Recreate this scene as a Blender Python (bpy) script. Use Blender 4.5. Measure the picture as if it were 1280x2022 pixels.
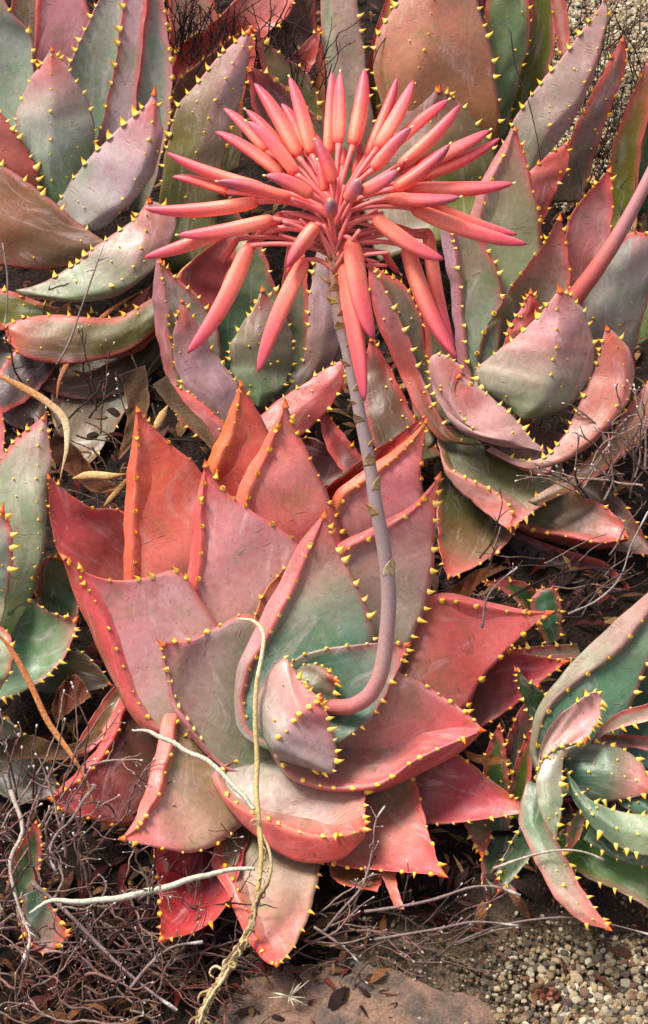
import bpy, bmesh, math, random
import numpy as np
from mathutils import Vector, Matrix, noise as mnoise
random.seed(7); rng = np.random.default_rng(7)
for o in list(bpy.data.objects): bpy.data.objects.remove(o)
SC = bpy.context.scene; COL = SC.collection
# ------------------------------------------------------------------ camera, world, sun, exposure
PITCH = math.radians(50); M = 0.0005; D = 2.5
ORG = Vector((0, 0, 0.243))
RV = Vector((1, 0, 0)); UV_ = Vector((0, math.sin(PITCH), math.cos(PITCH))); TV = Vector((0, -math.cos(PITCH), math.sin(PITCH)))
cam_d = bpy.data.cameras.new('camera'); cam = bpy.data.objects.new('camera', cam_d); COL.objects.link(cam)
cam.location = ORG + TV * D; cam.rotation_euler = (math.radians(90) - PITCH, 0, 0)
cam_d.sensor_fit = 'VERTICAL'; cam_d.sensor_height = 24; cam_d.lens = 24 * D / (2022 * M)
cam_d.clip_start = 0.05; cam_d.clip_end = 500
SC.camera = cam
SUN_EL, SUN_AZ = 60, 305        # azimuth of the sun measured clockwise from +Y
world = bpy.data.worlds.new('World'); SC.world = world; world.use_nodes = True
wn = world.node_tree.nodes; wl = world.node_tree.links
bg = wn['Background']; sky = wn.new('ShaderNodeTexSky'); sky.sky_type = 'NISHITA'; sky.sun_disc = False
sky.sun_elevation = math.radians(SUN_EL); sky.sun_rotation = math.radians(SUN_AZ)
sky.air_density = 1.0; sky.dust_density = 3.0; sky.ozone_density = 0.6
hs = wn.new('ShaderNodeHueSaturation'); hs.inputs['Saturation'].default_value = 0.22     # bright overcast: the cloud layer takes most of the blue out
wl.new(sky.outputs[0], hs.inputs['Color']); wl.new(hs.outputs[0], bg.inputs[0]); bg.inputs[1].default_value = 0.088
sun_d = bpy.data.lights.new('sun', 'SUN'); sun = bpy.data.objects.new('sun', sun_d); COL.objects.link(sun)
sun_d.energy = 2.45; sun_d.angle = math.radians(20); sun_d.color = (1.0, 0.95, 0.86)
_a = math.radians(SUN_AZ); _e = math.radians(SUN_EL)
sd = Vector((math.sin(_a) * math.cos(_e), math.cos(_a) * math.cos(_e), math.sin(_e)))
sun.rotation_euler = sd.to_track_quat('Z', 'Y').to_euler()
SC.view_settings.view_transform = 'Standard'; SC.view_settings.look = 'None'
SC.view_settings.gamma = 1; SC.view_settings.exposure = 1.27; SC.view_settings.use_curve_mapping = False
SC.render.engine = 'CYCLES'
# ------------------------------------------------------------------ helpers
def V(x, y, z=0.0):
    """point of the place that stands z plan units nearer than the working distance"""
    k = (D - z * M) / D
    return ORG + RV * ((x - 640) * M * k) + UV_ * (-(y - 1011) * M * k) + TV * (z * M)
RVn, UVn, TVn, ORn = (np.array(v) for v in (RV, UV_, TV, ORG))
def VN(P):
    P = np.asarray(P, float); k = (D - P[..., 2] * M) / D
    return ORn + RVn * ((P[..., 0] - 640) * M * k)[..., None] + UVn * (-(P[..., 1] - 1011) * M * k)[..., None] + TVn * (P[..., 2] * M)[..., None]
def zh(x, y, H):
    """z such that V(x,y,z) is H metres above the ground"""
    a = V(x, y, 0).z; b = V(x, y, 1000).z
    return (H - a) / (b - a) * 1000
def lin(c):
    return tuple(((v / 255) / 12.92 if v / 255 <= 0.04045 else ((v / 255 + 0.055) / 1.055) ** 2.4) for v in c)
def hook(o, name, mesh, parent=None, mat=None): pass
def tag(o, label=None, cat=None, group=None, kind=None):
    if label: o['label'] = label
    if cat: o['category'] = cat
    if group: o['group'] = group
    if kind: o['kind'] = kind
    return o
def empty(name, loc):
    o = bpy.data.objects.new(name, None); COL.objects.link(o); o.location = loc; o.empty_display_size = .02; return o
def wloc(o):
    l = o.location.copy()
    while o.parent: o = o.parent; l += o.location
    return l
def mkobj(name, verts, faces, mat, parent=None, origin=None, cols=None, uvs=None, smooth=True, fix=False):
    verts = np.asarray(verts, float)
    if origin is None: origin = verts.mean(0)
    origin = np.asarray(origin, float)
    me = bpy.data.meshes.new(name)
    me.from_pydata((verts - origin).tolist(), [], faces)
    if cols is not None:
        a = me.color_attributes.new('col', 'FLOAT_COLOR', 'POINT')
        c = np.ones((len(verts), 4)); c[:, :3] = cols; a.data.foreach_set('color', c.ravel())
    if uvs is not None:
        a = me.attributes.new('luv', 'FLOAT_VECTOR', 'POINT')
        a.data.foreach_set('vector', np.asarray(uvs, float).ravel())
    if fix:
        b = bmesh.new(); b.from_mesh(me); bmesh.ops.recalc_face_normals(b, faces=b.faces); b.to_mesh(me); b.free()
    if smooth: me.polygons.foreach_set('use_smooth', [True] * len(me.polygons))
    me.materials.append(mat)
    o = bpy.data.objects.new(name, me); COL.objects.link(o)
    if parent:
        o.parent = parent; o.location = Vector(origin) - wloc(parent)
    else: o.location = Vector(origin)
    return o
def spline(P, n):
    """smooth resample of a polyline (any dimension) to n points, even in arc length"""
    P = np.asarray(P, float)
    if len(P) == 2:
        t = np.linspace(0, 1, n)[:, None]; return P[0] * (1 - t) + P[1] * t
    Q = np.vstack([2 * P[0] - P[1], P, 2 * P[-1] - P[-2]])
    out = []
    for i in range(1, len(Q) - 2):
        p0, p1, p2, p3 = Q[i - 1], Q[i], Q[i + 1], Q[i + 2]
        d1 = max(np.linalg.norm(p1 - p0), 1e-6) ** .5; d2 = max(np.linalg.norm(p2 - p1), 1e-6) ** .5; d3 = max(np.linalg.norm(p3 - p2), 1e-6) ** .5
        m1 = ((p1 - p0) / d1 - (p2 - p0) / (d1 + d2) + (p2 - p1) / d2) * d2
        m2 = ((p2 - p1) / d2 - (p3 - p1) / (d2 + d3) + (p3 - p2) / d3) * d2
        for t in np.linspace(0, 1, 16, endpoint=False):
            out.append((2*t**3-3*t*t+1)*p1 + (t**3-2*t*t+t)*m1 + (-2*t**3+3*t*t)*p2 + (t**3-t*t)*m2)
    out.append(P[-1]); out = np.array(out)
    L = np.concatenate([[0], np.cumsum(np.linalg.norm(np.diff(out, axis=0), axis=1))])
    t = np.linspace(0, L[-1], n)
    return np.stack([np.interp(t, L, out[:, k]) for k in range(P.shape[1])], 1)
class MB:
    def __init__(s): s.v = []; s.f = []; s.c = []
    def tube(s, P, R, sides=6, col=None, cap=True, flat=1.0, twist=0):
        P = np.asarray(P, float); n = len(P); R = np.broadcast_to(np.asarray(R, float), (n,))
        T = np.gradient(P, axis=0); T /= np.linalg.norm(T, axis=1)[:, None] + 1e-12
        ref = np.array([0.13, 0.31, 0.94]); ref -= T[0] * ref.dot(T[0]); ref /= np.linalg.norm(ref)
        b0 = len(s.v)
        for i in range(n):
            ref = ref - T[i] * ref.dot(T[i]); ref /= np.linalg.norm(ref) + 1e-12; bi = np.cross(T[i], ref)
            for k in range(sides):
                a = 2 * math.pi * k / sides + twist * i
                s.v.append(P[i] + R[i] * (math.cos(a) * ref + flat * math.sin(a) * bi))
                s.c.append(col[i] if col is not None and np.ndim(col) > 1 else (col if col is not None else (.1, .1, .1)))
        for i in range(n - 1):
            for k in range(sides):
                k2 = (k + 1) % sides
                s.f.append((b0+i*sides+k, b0+i*sides+k2, b0+(i+1)*sides+k2, b0+(i+1)*sides+k))
        if cap:
            s.f.append(tuple(b0 + k for k in range(sides))[::-1]); s.f.append(tuple(b0+(n-1)*sides+k for k in range(sides)))
    def add(s, v, f, c):
        b0 = len(s.v); s.v.extend(v); s.f.extend(tuple(b0 + i for i in q) for q in f); s.c.extend(c if np.ndim(c) > 1 else [c] * len(v))
    def build(s, name, mat, parent=None, origin=None, smooth=True):
        return mkobj(name, s.v, s.f, mat, parent, origin, cols=np.array(s.c), smooth=smooth)
# ------------------------------------------------------------------ materials
def newmat(name):
    m = bpy.data.materials.new(name); m.use_nodes = True; nt = m.node_tree
    return m, nt, nt.nodes['Principled BSDF'], nt.nodes.new, nt.links.new
def nz(N, L, vec, scale, detail=3, rough=.55, dist=0):
    n = N('ShaderNodeTexNoise'); n.inputs['Scale'].default_value = scale; n.inputs['Detail'].default_value = detail
    n.inputs['Roughness'].default_value = rough; n.inputs['Distortion'].default_value = dist
    if vec is not None: L(vec, n.inputs['Vector'])
    return n.outputs['Fac']
def rampf(N, L, src, a, b, lo=0., hi=1.):
    r = N('ShaderNodeMapRange'); r.inputs[1].default_value = a; r.inputs[2].default_value = b
    r.inputs[3].default_value = lo; r.inputs[4].default_value = hi; r.interpolation_type = 'SMOOTHSTEP'; L(src, r.inputs[0]); return r.outputs[0]
def mix(N, L, fac, a, b, mode='MIX'):
    m = N('ShaderNodeMix'); m.data_type = 'RGBA'; m.blend_type = mode
    for i, s in ((0, fac), (6, a), (7, b)):
        if isinstance(s, (int, float)): m.inputs[i].default_value = s
        elif isinstance(s, tuple): m.inputs[i].default_value = (*s, 1)
        else: L(s, m.inputs[i])
    return m.outputs[2]
def mul(N, L, a, b, op='MULTIPLY'):
    m = N('ShaderNodeMath'); m.operation = op
    for i, s in ((0, a), (1, b)):
        if isinstance(s, (int, float)): m.inputs[i].default_value = s
        else: L(s, m.inputs[i])
    return m.outputs[0]
def leaf_material():
    m, nt, P, N, L = newmat('aloe_leaf_skin')
    at = N('ShaderNodeAttribute'); at.attribute_name = 'col'; c = at.outputs['Color']
    uv = N('ShaderNodeAttribute'); uv.attribute_name = 'luv'; u = uv.outputs['Vector']
    tc = N('ShaderNodeTexCoord'); ob = tc.outputs['Object']
    gt = N('ShaderNodeNewGeometry').outputs['Position']
    # green / red mottling of the skin
    c = mix(N, L, rampf(N, L, nz(N, L, gt, 26, 3, .6, .6), .5, .72, 0, .7), c, mix(N, L, 1., c, (.60, .92, .58), 'MULTIPLY'))
    c = mix(N, L, rampf(N, L, nz(N, L, gt, 34, 4, .65, 1.2), .52, .74, 0, .5), c, mix(N, L, 1.0, c, (1.0, .58, .48), 'MULTIPLY'))
    # waxy pale bloom in smears along the leaf
    mp = N('ShaderNodeMapping'); mp.inputs['Scale'].default_value = (14, 60, 60); L(u, mp.inputs['Vector'])
    c = mix(N, L, rampf(N, L, nz(N, L, mp.outputs[0], 1, 5, .7, 1.5), .50, .80, 0, .42), c, (.68, .53, .55))
    c = mix(N, L, rampf(N, L, nz(N, L, gt, 160, 4, .7), .3, .75, 0, 1), mix(N, L, 1., c, (.86, .83, .82), 'MULTIPLY'), mix(N, L, 1., c, (1.07, 1.07, 1.06), 'MULTIPLY'))
    c = mix(N, L, rampf(N, L, nz(N, L, gt, 13, 4, .6, .5), .38, .62, .0, .8), mix(N, L, 1., c, (1.05, 1.04, 1.04), 'MULTIPLY'), mix(N, L, 1., c, (.92, .89, .88), 'MULTIPLY'))
    # short transverse scars
    mp2 = N('ShaderNodeMapping'); mp2.inputs['Scale'].default_value = (260, 90, 90); L(u, mp2.inputs['Vector'])
    vo = N('ShaderNodeTexVoronoi'); vo.inputs['Scale'].default_value = 1; vo.inputs['Randomness'].default_value = 1; L(mp2.outputs[0], vo.inputs['Vector'])
    scar = mul(N, L, rampf(N, L, vo.outputs['Distance'], .16, .30, 1, 0), rampf(N, L, nz(N, L, gt, 45, 2, .5), .54, .62, 0, 1))
    c = mix(N, L, mul(N, L, scar, .38), c, (.10, .035, .03))
    bl = rampf(N, L, nz(N, L, gt, 62, 5, .7, .8), .61, .68, 0, .36)
    c = mix(N, L, bl, c, mix(N, L, 1., c, (.62, .34, .28), 'MULTIPLY'))
    # specks
    vo2 = N('ShaderNodeTexVoronoi'); vo2.inputs['Scale'].default_value = 210; L(gt, vo2.inputs['Vector'])
    sp = mul(N, L, rampf(N, L, vo2.outputs['Distance'], .10, .22, 1, 0), rampf(N, L, nz(N, L, gt, 70, 2), .5, .6, 0, 1))
    c = mix(N, L, mul(N, L, sp, .6), c, (.09, .035, .03))
    L(c, P.inputs['Base Color'])
    rr = rampf(N, L, nz(N, L, gt, 90, 4, .7), .3, .8, .38, .58); L(rr, P.inputs['Roughness'])
    P.inputs['Specular IOR Level'].default_value = .45
    P.inputs['Subsurface Weight'].default_value = .12; P.inputs['Subsurface Radius'].default_value = (.012, .006, .004); P.inputs['Subsurface Scale'].default_value = .35
    b = N('ShaderNodeBump'); b.inputs['Strength'].default_value = .35; b.inputs['Distance'].default_value = .0012
    h = mul(N, L, nz(N, L, gt, 130, 4, .65), nz(N, L, mp.outputs[0], 2.2, 3, .6), 'ADD'); h = mul(N, L, h, mul(N, L, scar, -.5), 'ADD')
    L(h, b.inputs['Height']); L(b.outputs[0], P.inputs['Normal'])
    return m
def attr_material(name, rough=.6, var=.25, scale=200, bump=.3, sss=0., spec=.4, bd=.0006, tint=(1.1, 1.05, 1.0)):
    m, nt, P, N, L = newmat(name)
    at = N('ShaderNodeAttribute'); at.attribute_name = 'col'; c = at.outputs['Color']
    gt = N('ShaderNodeNewGeometry').outputs['Position']
    n = nz(N, L, gt, scale, 4, .65)
    c = mix(N, L, rampf(N, L, n, .3, .7), mix(N, L, 1., c, (1 - var, 1 - var, 1 - var), 'MULTIPLY'), mix(N, L, 1., c, tint, 'MULTIPLY'))
    L(c, P.inputs['Base Color']); P.inputs['Roughness'].default_value = rough; P.inputs['Specular IOR Level'].default_value = spec
    if sss:
        P.inputs['Subsurface Weight'].default_value = sss; P.inputs['Subsurface Radius'].default_value = (.014, .006, .004); P.inputs['Subsurface Scale'].default_value = .4
    b = N('ShaderNodeBump'); b.inputs['Strength'].default_value = bump; b.inputs['Distance'].default_value = bd
    L(n, b.inputs['Height']); L(b.outputs[0], P.inputs['Normal'])
    return m
def soil_material():
    m, nt, P, N, L = newmat('soil')
    gt = N('ShaderNodeNewGeometry').outputs['Position']
    a = nz(N, L, gt, 9, 5, .65); g = nz(N, L, gt, 240, 5, .75); vo = N('ShaderNodeTexVoronoi'); vo.inputs['Scale'].default_value = 260; L(gt, vo.inputs['Vector'])
    at = N('ShaderNodeAttribute'); at.attribute_name = 'col'; base = at.outputs['Color']
    c = mix(N, L, rampf(N, L, g, .3, .7), mix(N, L, 1., base, (.45, .42, .4), 'MULTIPLY'), mix(N, L, 1., base, (1.5, 1.4, 1.3), 'MULTIPLY'))
    c = mix(N, L, rampf(N, L, a, .4, .65, 0, .5), c, mix(N, L, 1., c, (.7, .6, .55), 'MULTIPLY'))
    c = mix(N, L, mul(N, L, vo.outputs['Color'], .35), c, mix(N, L, 1., c, (1.9, 1.7, 1.5), 'MULTIPLY'))
    L(c, P.inputs['Base Color']); P.inputs['Roughness'].default_value = .95; P.inputs['Specular IOR Level'].default_value = .15
    b = N('ShaderNodeBump'); b.inputs['Strength'].default_value = .8; b.inputs['Distance'].default_value = .003
    L(mul(N, L, g, vo.outputs['Distance'], 'ADD'), b.inputs['Height']); L(b.outputs[0], P.inputs['Normal'])
    return m
def rock_material():
    m, nt, P, N, L = newmat('rock_surface')
    gt = N('ShaderNodeNewGeometry').outputs['Position']
    a = nz(N, L, gt, 14, 6, .7, .5); g = nz(N, L, gt, 320, 5, .75)
    c = mix(N, L, rampf(N, L, a, .38, .62), lin((104, 92, 84)), lin((164, 128, 108)))
    c = mix(N, L, rampf(N, L, nz(N, L, gt, 40, 5, .7), .55, .7, 0, .7), c, lin((92, 84, 78)))
    c = mix(N, L, rampf(N, L, g, .3, .75), mix(N, L, 1., c, (.65, .62, .6), 'MULTIPLY'), mix(N, L, 1., c, (1.2, 1.18, 1.15), 'MULTIPLY'))
    L(c, P.inputs['Base Color']); P.inputs['Roughness'].default_value = .9
    b = N('ShaderNodeBump'); b.inputs['Strength'].default_value = 1.0; b.inputs['Distance'].default_value = .005
    L(mul(N, L, nz(N, L, gt, 60, 6, .75), g, 'ADD'), b.inputs['Height']); L(b.outputs[0], P.inputs['Normal'])
    return m
M_LEAF = leaf_material()
M_SPINE = attr_material('spine_horn', .38, .12, 500, .1, .15, .5)
M_FLOWER = attr_material('flower_flesh', .52, .12, 260, .12, .25, .5, .0005, (1.05, 1.04, 1.03))
M_STALK = attr_material('flower_stalk_skin', .55, .16, 260, .3, .1, .35)
M_DRY = attr_material('dry_plant_matter', .85, .38, 420, .7, 0, .2, .0008, (1.25, 1.22, 1.2))
M_SOIL = soil_material(); M_ROCK = rock_material()
M_PEB = attr_material('pebble_stone', .8, .3, 500, .5, 0, .3, .0006, (1.15, 1.14, 1.12))
# ------------------------------------------------------------------ spines
GAIN = 0.82
def C(c): return np.array(lin(c)) * GAIN
def spine_mesh(hook_, fat, kind):
    mb = MB(); t = np.linspace(0, 1, 6)
    P = np.stack([hook_ * t ** 2.0, 0.05 * np.sin(3 * t), -.15 + 1.25 * t], 1)
    R = fat * np.array([1.25, .92, .68, .45, .24, .04]) * .5
    yel = {'y': [(232, 178, 128), (246, 206, 104), (252, 208, 72), (250, 190, 52), (240, 150, 40), (150, 70, 25)],
           'o': [(238, 150, 80), (248, 186, 70), (250, 190, 55), (246, 160, 45), (232, 115, 35), (190, 70, 25)],
           't': [(225, 90, 60), (236, 110, 50), (238, 110, 40), (232, 100, 35), (205, 75, 30), (120, 40, 25)]}[kind]
    mb.tube(P, R, 8, np.minimum(np.array([C(c) for c in yel]) * 1.2, .92))
    me_o = mb.build('spine', M_SPINE, origin=(0, 0, 0)); me = me_o.data; bpy.data.objects.remove(me_o); return me
SPM = {k: [spine_mesh(h, f, k) for h, f in ((.45, 1.05), (.25, .95), (.6, 1.1), (.1, 1.15))] for k in 'yot'}
def desat(a, k=-.10):
    l = a @ np.array((.3, .55, .15)); a = a * (1 - k) + l[:, None] * k * 1.12; l = a @ np.array((.3, .55, .15)); return np.clip(a * ((l / .27) ** .12)[:, None] * np.array((1.0, 1.06, 1.08)), .003, .85)
class Plant:
    def __init__(s, cx, cy, H, label, ku=-.05, kd=.45, group='aloe plants crowded in the bed', size=1.0):
        s.cx, s.cy = cx, cy; s.zc = zh(cx, cy, H); s.ku, s.kd = ku, kd; s.size = size
        base = V(cx, cy, s.zc); base.z = 0.0
        s.root = tag(empty('aloe_plant', base), label, 'aloe', group); s.sp = []
    def z(s, y): 
        d = np.asarray(y, float) - s.cy
        return s.zc + np.where(d > 0, s.kd * d, s.ku * d)
    def finish(s):
        s.sp.sort(key=lambda q: -q[4]); mb = MB()
        for i, (lo, pos, n, t, size, kind) in enumerate(s.sp):
            zax = Vector(n).normalized(); x = Vector(t); x -= zax * x.dot(zax)
            if x.length < 1e-9: x = zax.orthogonal()
            x.normalize(); y = zax.cross(x)
            R = Matrix((x, y, zax)).transposed().to_4x4()
            me = random.choice(SPM[kind]); wx = random.uniform(.85, 1.15)
            S = Matrix.Diagonal((size * wx, size * wx, size * 1.25 * random.uniform(.8, 1.2), 1))
            if i < 300:
                o = bpy.data.objects.new('spine', me); COL.objects.link(o); o.parent = lo
                o.matrix_basis = Matrix.Translation(Vector(pos) - wloc(lo)) @ R @ S
            else:
                X = Matrix.Translation(Vector(pos)) @ R @ S; ca = me.color_attributes['col'].data
                mb.add([np.array(X @ v.co) for v in me.vertices], [tuple(p.vertices) for p in me.polygons], [tuple(ca[k].color)[:3] for k in range(len(me.vertices))])
        if mb.v: tag(mb.build('spine', M_SPINE, s.root), kind='stuff')
def leaf(P, A, B, h=(0, 0), c=((150, 140, 120),) * 3, K=None, side='u', rim=(205, 85, 80), rw=16, ra=.92, st=0, cup=.12, ridge=.3, thick=None,
         tA='o', tB='o', tK=None, ts=1.0, sp=40, sk='y', kc=None, arch=0, tip=True, rA=None, rB=None, fr=(.0, .97), wav=1.0, kb=None, name='leaf', tks=.75):
    N_, F_ = 44, 18; kb_ = kb
    a = spline(A, N_); b = spline(B, N_); s = np.linspace(0, 1, N_)
    if st:                                          # fleshy side strip outside the toothed margin
        ab = b - a; tg_ = np.gradient(a, axis=0); tg_ /= np.linalg.norm(tg_, axis=1)[:, None] + 1e-9
        ou = -(ab - tg_ * (ab * tg_).sum(1)[:, None]); ou /= np.linalg.norm(ou, axis=1)[:, None] + 1e-9
        wd_ = st * np.clip(1.25 * np.sin(math.pi * np.clip(s, 0, 1) ** .8) ** .7, 0, 1)
        wd_ = np.minimum(wd_, np.linalg.norm(ab, axis=1) * .35); Kst = a.copy(); a = a - ou * wd_[:, None]; K = Kst
    mid = (a + b) / 2; W = np.linalg.norm(a - b, axis=1)
    hh = h[0] + (h[1] - h[0]) * s + arch * 4 * s * (1 - s)
    z0 = P.z(mid[:, 1]) * .5
    za = z0 + P.z(a[:, 1]) * .5 + hh; zb = z0 + P.z(b[:, 1]) * .5 + hh
    a3 = np.column_stack([a, za]); b3 = np.column_stack([b, zb]); m3 = (a3 + b3) / 2
    tap = np.clip(1 - s, 0, 1)
    if thick is None: thick = .2
    th = np.minimum(thick * W, 60) + 3
    F3 = m3.copy(); K3 = m3.copy()
    if side == 'u':
        cup *= 1.25; F3[:, 2] -= cup * W
        if K is not None:
            k = K if st else spline(K, N_); K3[:, :2] = k; dk = np.linalg.norm(k - a, axis=1); K3[:, 2] = za - .45 * dk - 4
            kbd = .04
        else: K3[:, 2] -= cup * W + th; kbd = .2
    else:
        if K is not None: K3[:, :2] = spline(K, N_)
        K3[:, 2] = m3[:, 2] + ridge * W; F3[:, 2] = m3[:, 2] - .05 * W - 2; kbd = .2
    kbv = kb_ if kb_ is not None else kbd
    seed = random.uniform(0, 50)
    rings = []; dist = []; part = []; vv = []
    fv = np.linspace(0, 1, F_); hv = np.linspace(0, 1, 11)[1:]
    for j in fv:                                   # adaxial face, A to B
        rings.append(a3 * (1 - j) + b3 * j + (1 - abs(2 * j - 1) ** 2.7) * (F3 - m3)); dist.append(min(j, 1 - j) * W); part.append(0); vv.append(j)
    def half(p, q, rev, pid, ks):
        c1 = (p + q) / 2 + kbv * (K3 - m3)
        for t in ks: rings.append((1-t)**2 * p + 2*t*(1-t) * c1 + t*t * q); part.append(pid)
    n0 = len(rings)
    half(b3, K3, 0, 1, hv)                          # B to keel
    for t in hv: dist.append(t * np.linalg.norm((K3 - b3)[:, :2], axis=1)); vv.append(1 - t * .5)
    half(K3, a3, 0, 2, hv[:-1])
    for t in hv[:-1]: dist.append((1 - t) * np.linalg.norm((K3 - a3)[:, :2], axis=1)); vv.append(.5 - t * .5)
    R = np.stack(rings, 1); nr = R.shape[1]; dist = np.stack(dist, 1)
    # soft undulation
    jj = np.arange(nr)[None, :] / nr * 6.28; ss = s[:, None]
    w = (np.sin(ss * 9 + seed + 1.3 * np.sin(jj + seed)) + .6 * np.sin(ss * 21 + 2 * jj + seed * 2)) * np.minimum(W, 120)[:, None] / 120 * 3.6 * wav
    R[:, :, 2] += w
    ed = np.sin(s * 31 + seed) * 1.2 + np.sin(s * 57 + seed * 3) * .7
    R[:, :, 0] += (ed * np.minimum(W, 60) / 60)[:, None]
    R = .25 * np.roll(R, 1, 1) + .5 * R + .25 * np.roll(R, -1, 1)
    # colours
    cs = desat(np.array([C(x) for x in c])); xs = np.linspace(0, 1, len(cs))
    col = np.stack([np.interp(s, xs, cs[:, k]) for k in range(3)], 1)[:, None, :].repeat(nr, 1)
    if kc is not None:
        kcs = desat(np.array([C(x) for x in (kc if isinstance(kc[0], (tuple, list)) else (kc,))])); kx = np.linspace(0, 1, len(kcs))
        kcol = np.stack([np.interp(s, kx, kcs[:, k]) for k in range(3)], 1)[:, None, :]
        msk = (np.array(part) == 2)[None, :, None]; col = np.where(msk, kcol, col)
    pa = np.array(part); vvv = np.array(vv)
    sl = np.clip(.22 + 1.15 * s, 0, 1)[:, None]
    def rimmix(col, color, wpx, amt, sel):
        f = np.clip(1 - dist / wpx, 0, 1); f = np.clip(f * 1.6, 0, 1); f = f * f * (3 - 2 * f) * amt
        f = f * sel[None, :] * sl
        return col * (1 - f[..., None]) + C(color) * f[..., None]
    selA = (vvv < .5) | (pa == 2); selB = ~selA
    fa = rA or (rim, rw); fb = rB or (rim, rw)
    col = rimmix(col, fa[0], fa[1], ra, selA.astype(float)); col = rimmix(col, fb[0], fb[1], ra, selB.astype(float))
    Wd = VN(R.reshape(-1, 3)); org = VN(m3[0])
    ln = np.concatenate([[0], np.cumsum(np.linalg.norm(np.diff(m3, axis=0), axis=1))]) * M
    uv = np.zeros((N_, nr, 3)); uv[:, :, 0] = ln[:, None]; uv[:, :, 1] = (vvv[None, :] - .5) * W[:, None] * M; uv[:, :, 2] = seed + (pa > 0)[None, :] * 3
    faces = []
    for i in range(N_ - 1):
        for j in range(nr):
            j2 = (j + 1) % nr; faces.append((i*nr+j, i*nr+j2, (i+1)*nr+j2, (i+1)*nr+j))
    faces.append(tuple(range(nr))[::-1]); faces.append(tuple((N_-1)*nr + j for j in range(nr)))
    o = mkobj(name, Wd, faces, M_LEAF, P.root, org, cols=col.reshape(-1, 3), uvs=uv.reshape(-1, 3), fix=True)
    # spines
    def row(E, other, mode, tsz, spc, f=(0, 1), kd_=None):
        L_ = np.concatenate([[0], np.cumsum(np.linalg.norm(np.diff(E[:, :2], axis=0), axis=1))])
        t = L_[-1] * f[0] + spc * random.uniform(.2, .8)
        while t < L_[-1] * f[1]:
            i = int(np.searchsorted(L_, t)); i = min(max(i, 1), N_ - 2); fr_ = t / L_[-1]
            p = np.array([np.interp(t, L_, E[:, k]) for k in range(3)])
            tg = E[i + 1] - E[i - 1]; tg /= np.linalg.norm(tg) + 1e-9
            ot = other[i] - E[i]; ot[2] = 0; out = -ot + tg * ot.dot(tg); nn = np.linalg.norm(out[:2]); out = out / (nn + 1e-9); out[2] = 0
            if mode == 'o': d = out * .93 + np.array([0, 0, .28]) + tg * .12
            elif mode == 'f': d = np.array([0, 0, .9]) + out * .25 + tg * .25
            else: d = out * .6 + np.array([0, 0, .65]) + tg * .2
            p = p - d * 1.0
            wp = VN(p); wd = VN(p + d) - wp; wt = VN(p + tg) - wp
            size = (8.8 if mode == 'f' else 10.6) * M * tsz * ts * P.size * .92 * random.uniform(.6, 1.25) * (1 if fr_ < .85 else .85)
            kk = sk if not (sk == 'y' and fr_ > .9) else 'o'
            P.sp.append((o, wp, wd, wt, size, kk)); t += spc * random.uniform(.55, 1.5)
    # real margin rings after smoothing
    EA = R[:, 0]; EB = R[:, F_ - 1]; EK = R[:, F_ + 9]
    if tA: row(EA, EB, tA, 1.0, sp, rfr(fr, 0))
    if tB: row(EB, EA, tB, 1.0, sp, rfr(fr, 1))
    if side == 'b':
        for q in range(random.randint(2, 6)):
            i = random.randint(6, N_ - 12); j = F_ + random.choice([2, 3, 4, 5, 6, 12, 13, 14, 15]); p = R[i, j]
            wp = VN(p); P.sp.append((o, wp, VN(p + np.array([0, .1, 1.])) - wp, VN(p + np.array([0, -1., 0])) - wp, random.uniform(3.5, 5.5) * M, 'y'))
    if tK: row(EK, EA, 'f', tks, sp * 1.15, rfr(fr, 2))
    if tip:
        p = m3[-1]; tg = m3[-1] - m3[-4]; tg /= np.linalg.norm(tg) + 1e-9
        p0 = m3[-1] - tg * 5; wp = VN(p0); wd = VN(p0 + tg) - wp; wt = VN(p0 + np.array([0, 0, 1])) - wp
        P.sp.append((o, wp, wd, wt, 11.5 * M * ts * P.size, 't'))
        for q, sg in ((-6, 1), (-4, -1)):
            pp = (a3 if sg > 0 else b3)[q]; n_ = (a3 - b3)[q] * sg; n_ = n_ / (np.linalg.norm(n_) + 1e-9) + tg * .8
            wp = VN(pp); P.sp.append((o, wp, VN(pp + n_) - wp, VN(pp + tg) - wp, 8.5 * M * ts * P.size, 'o'))
    return o
def rfr(fr, k):
    return fr[k] if isinstance(fr[0], (tuple, list)) else fr
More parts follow.
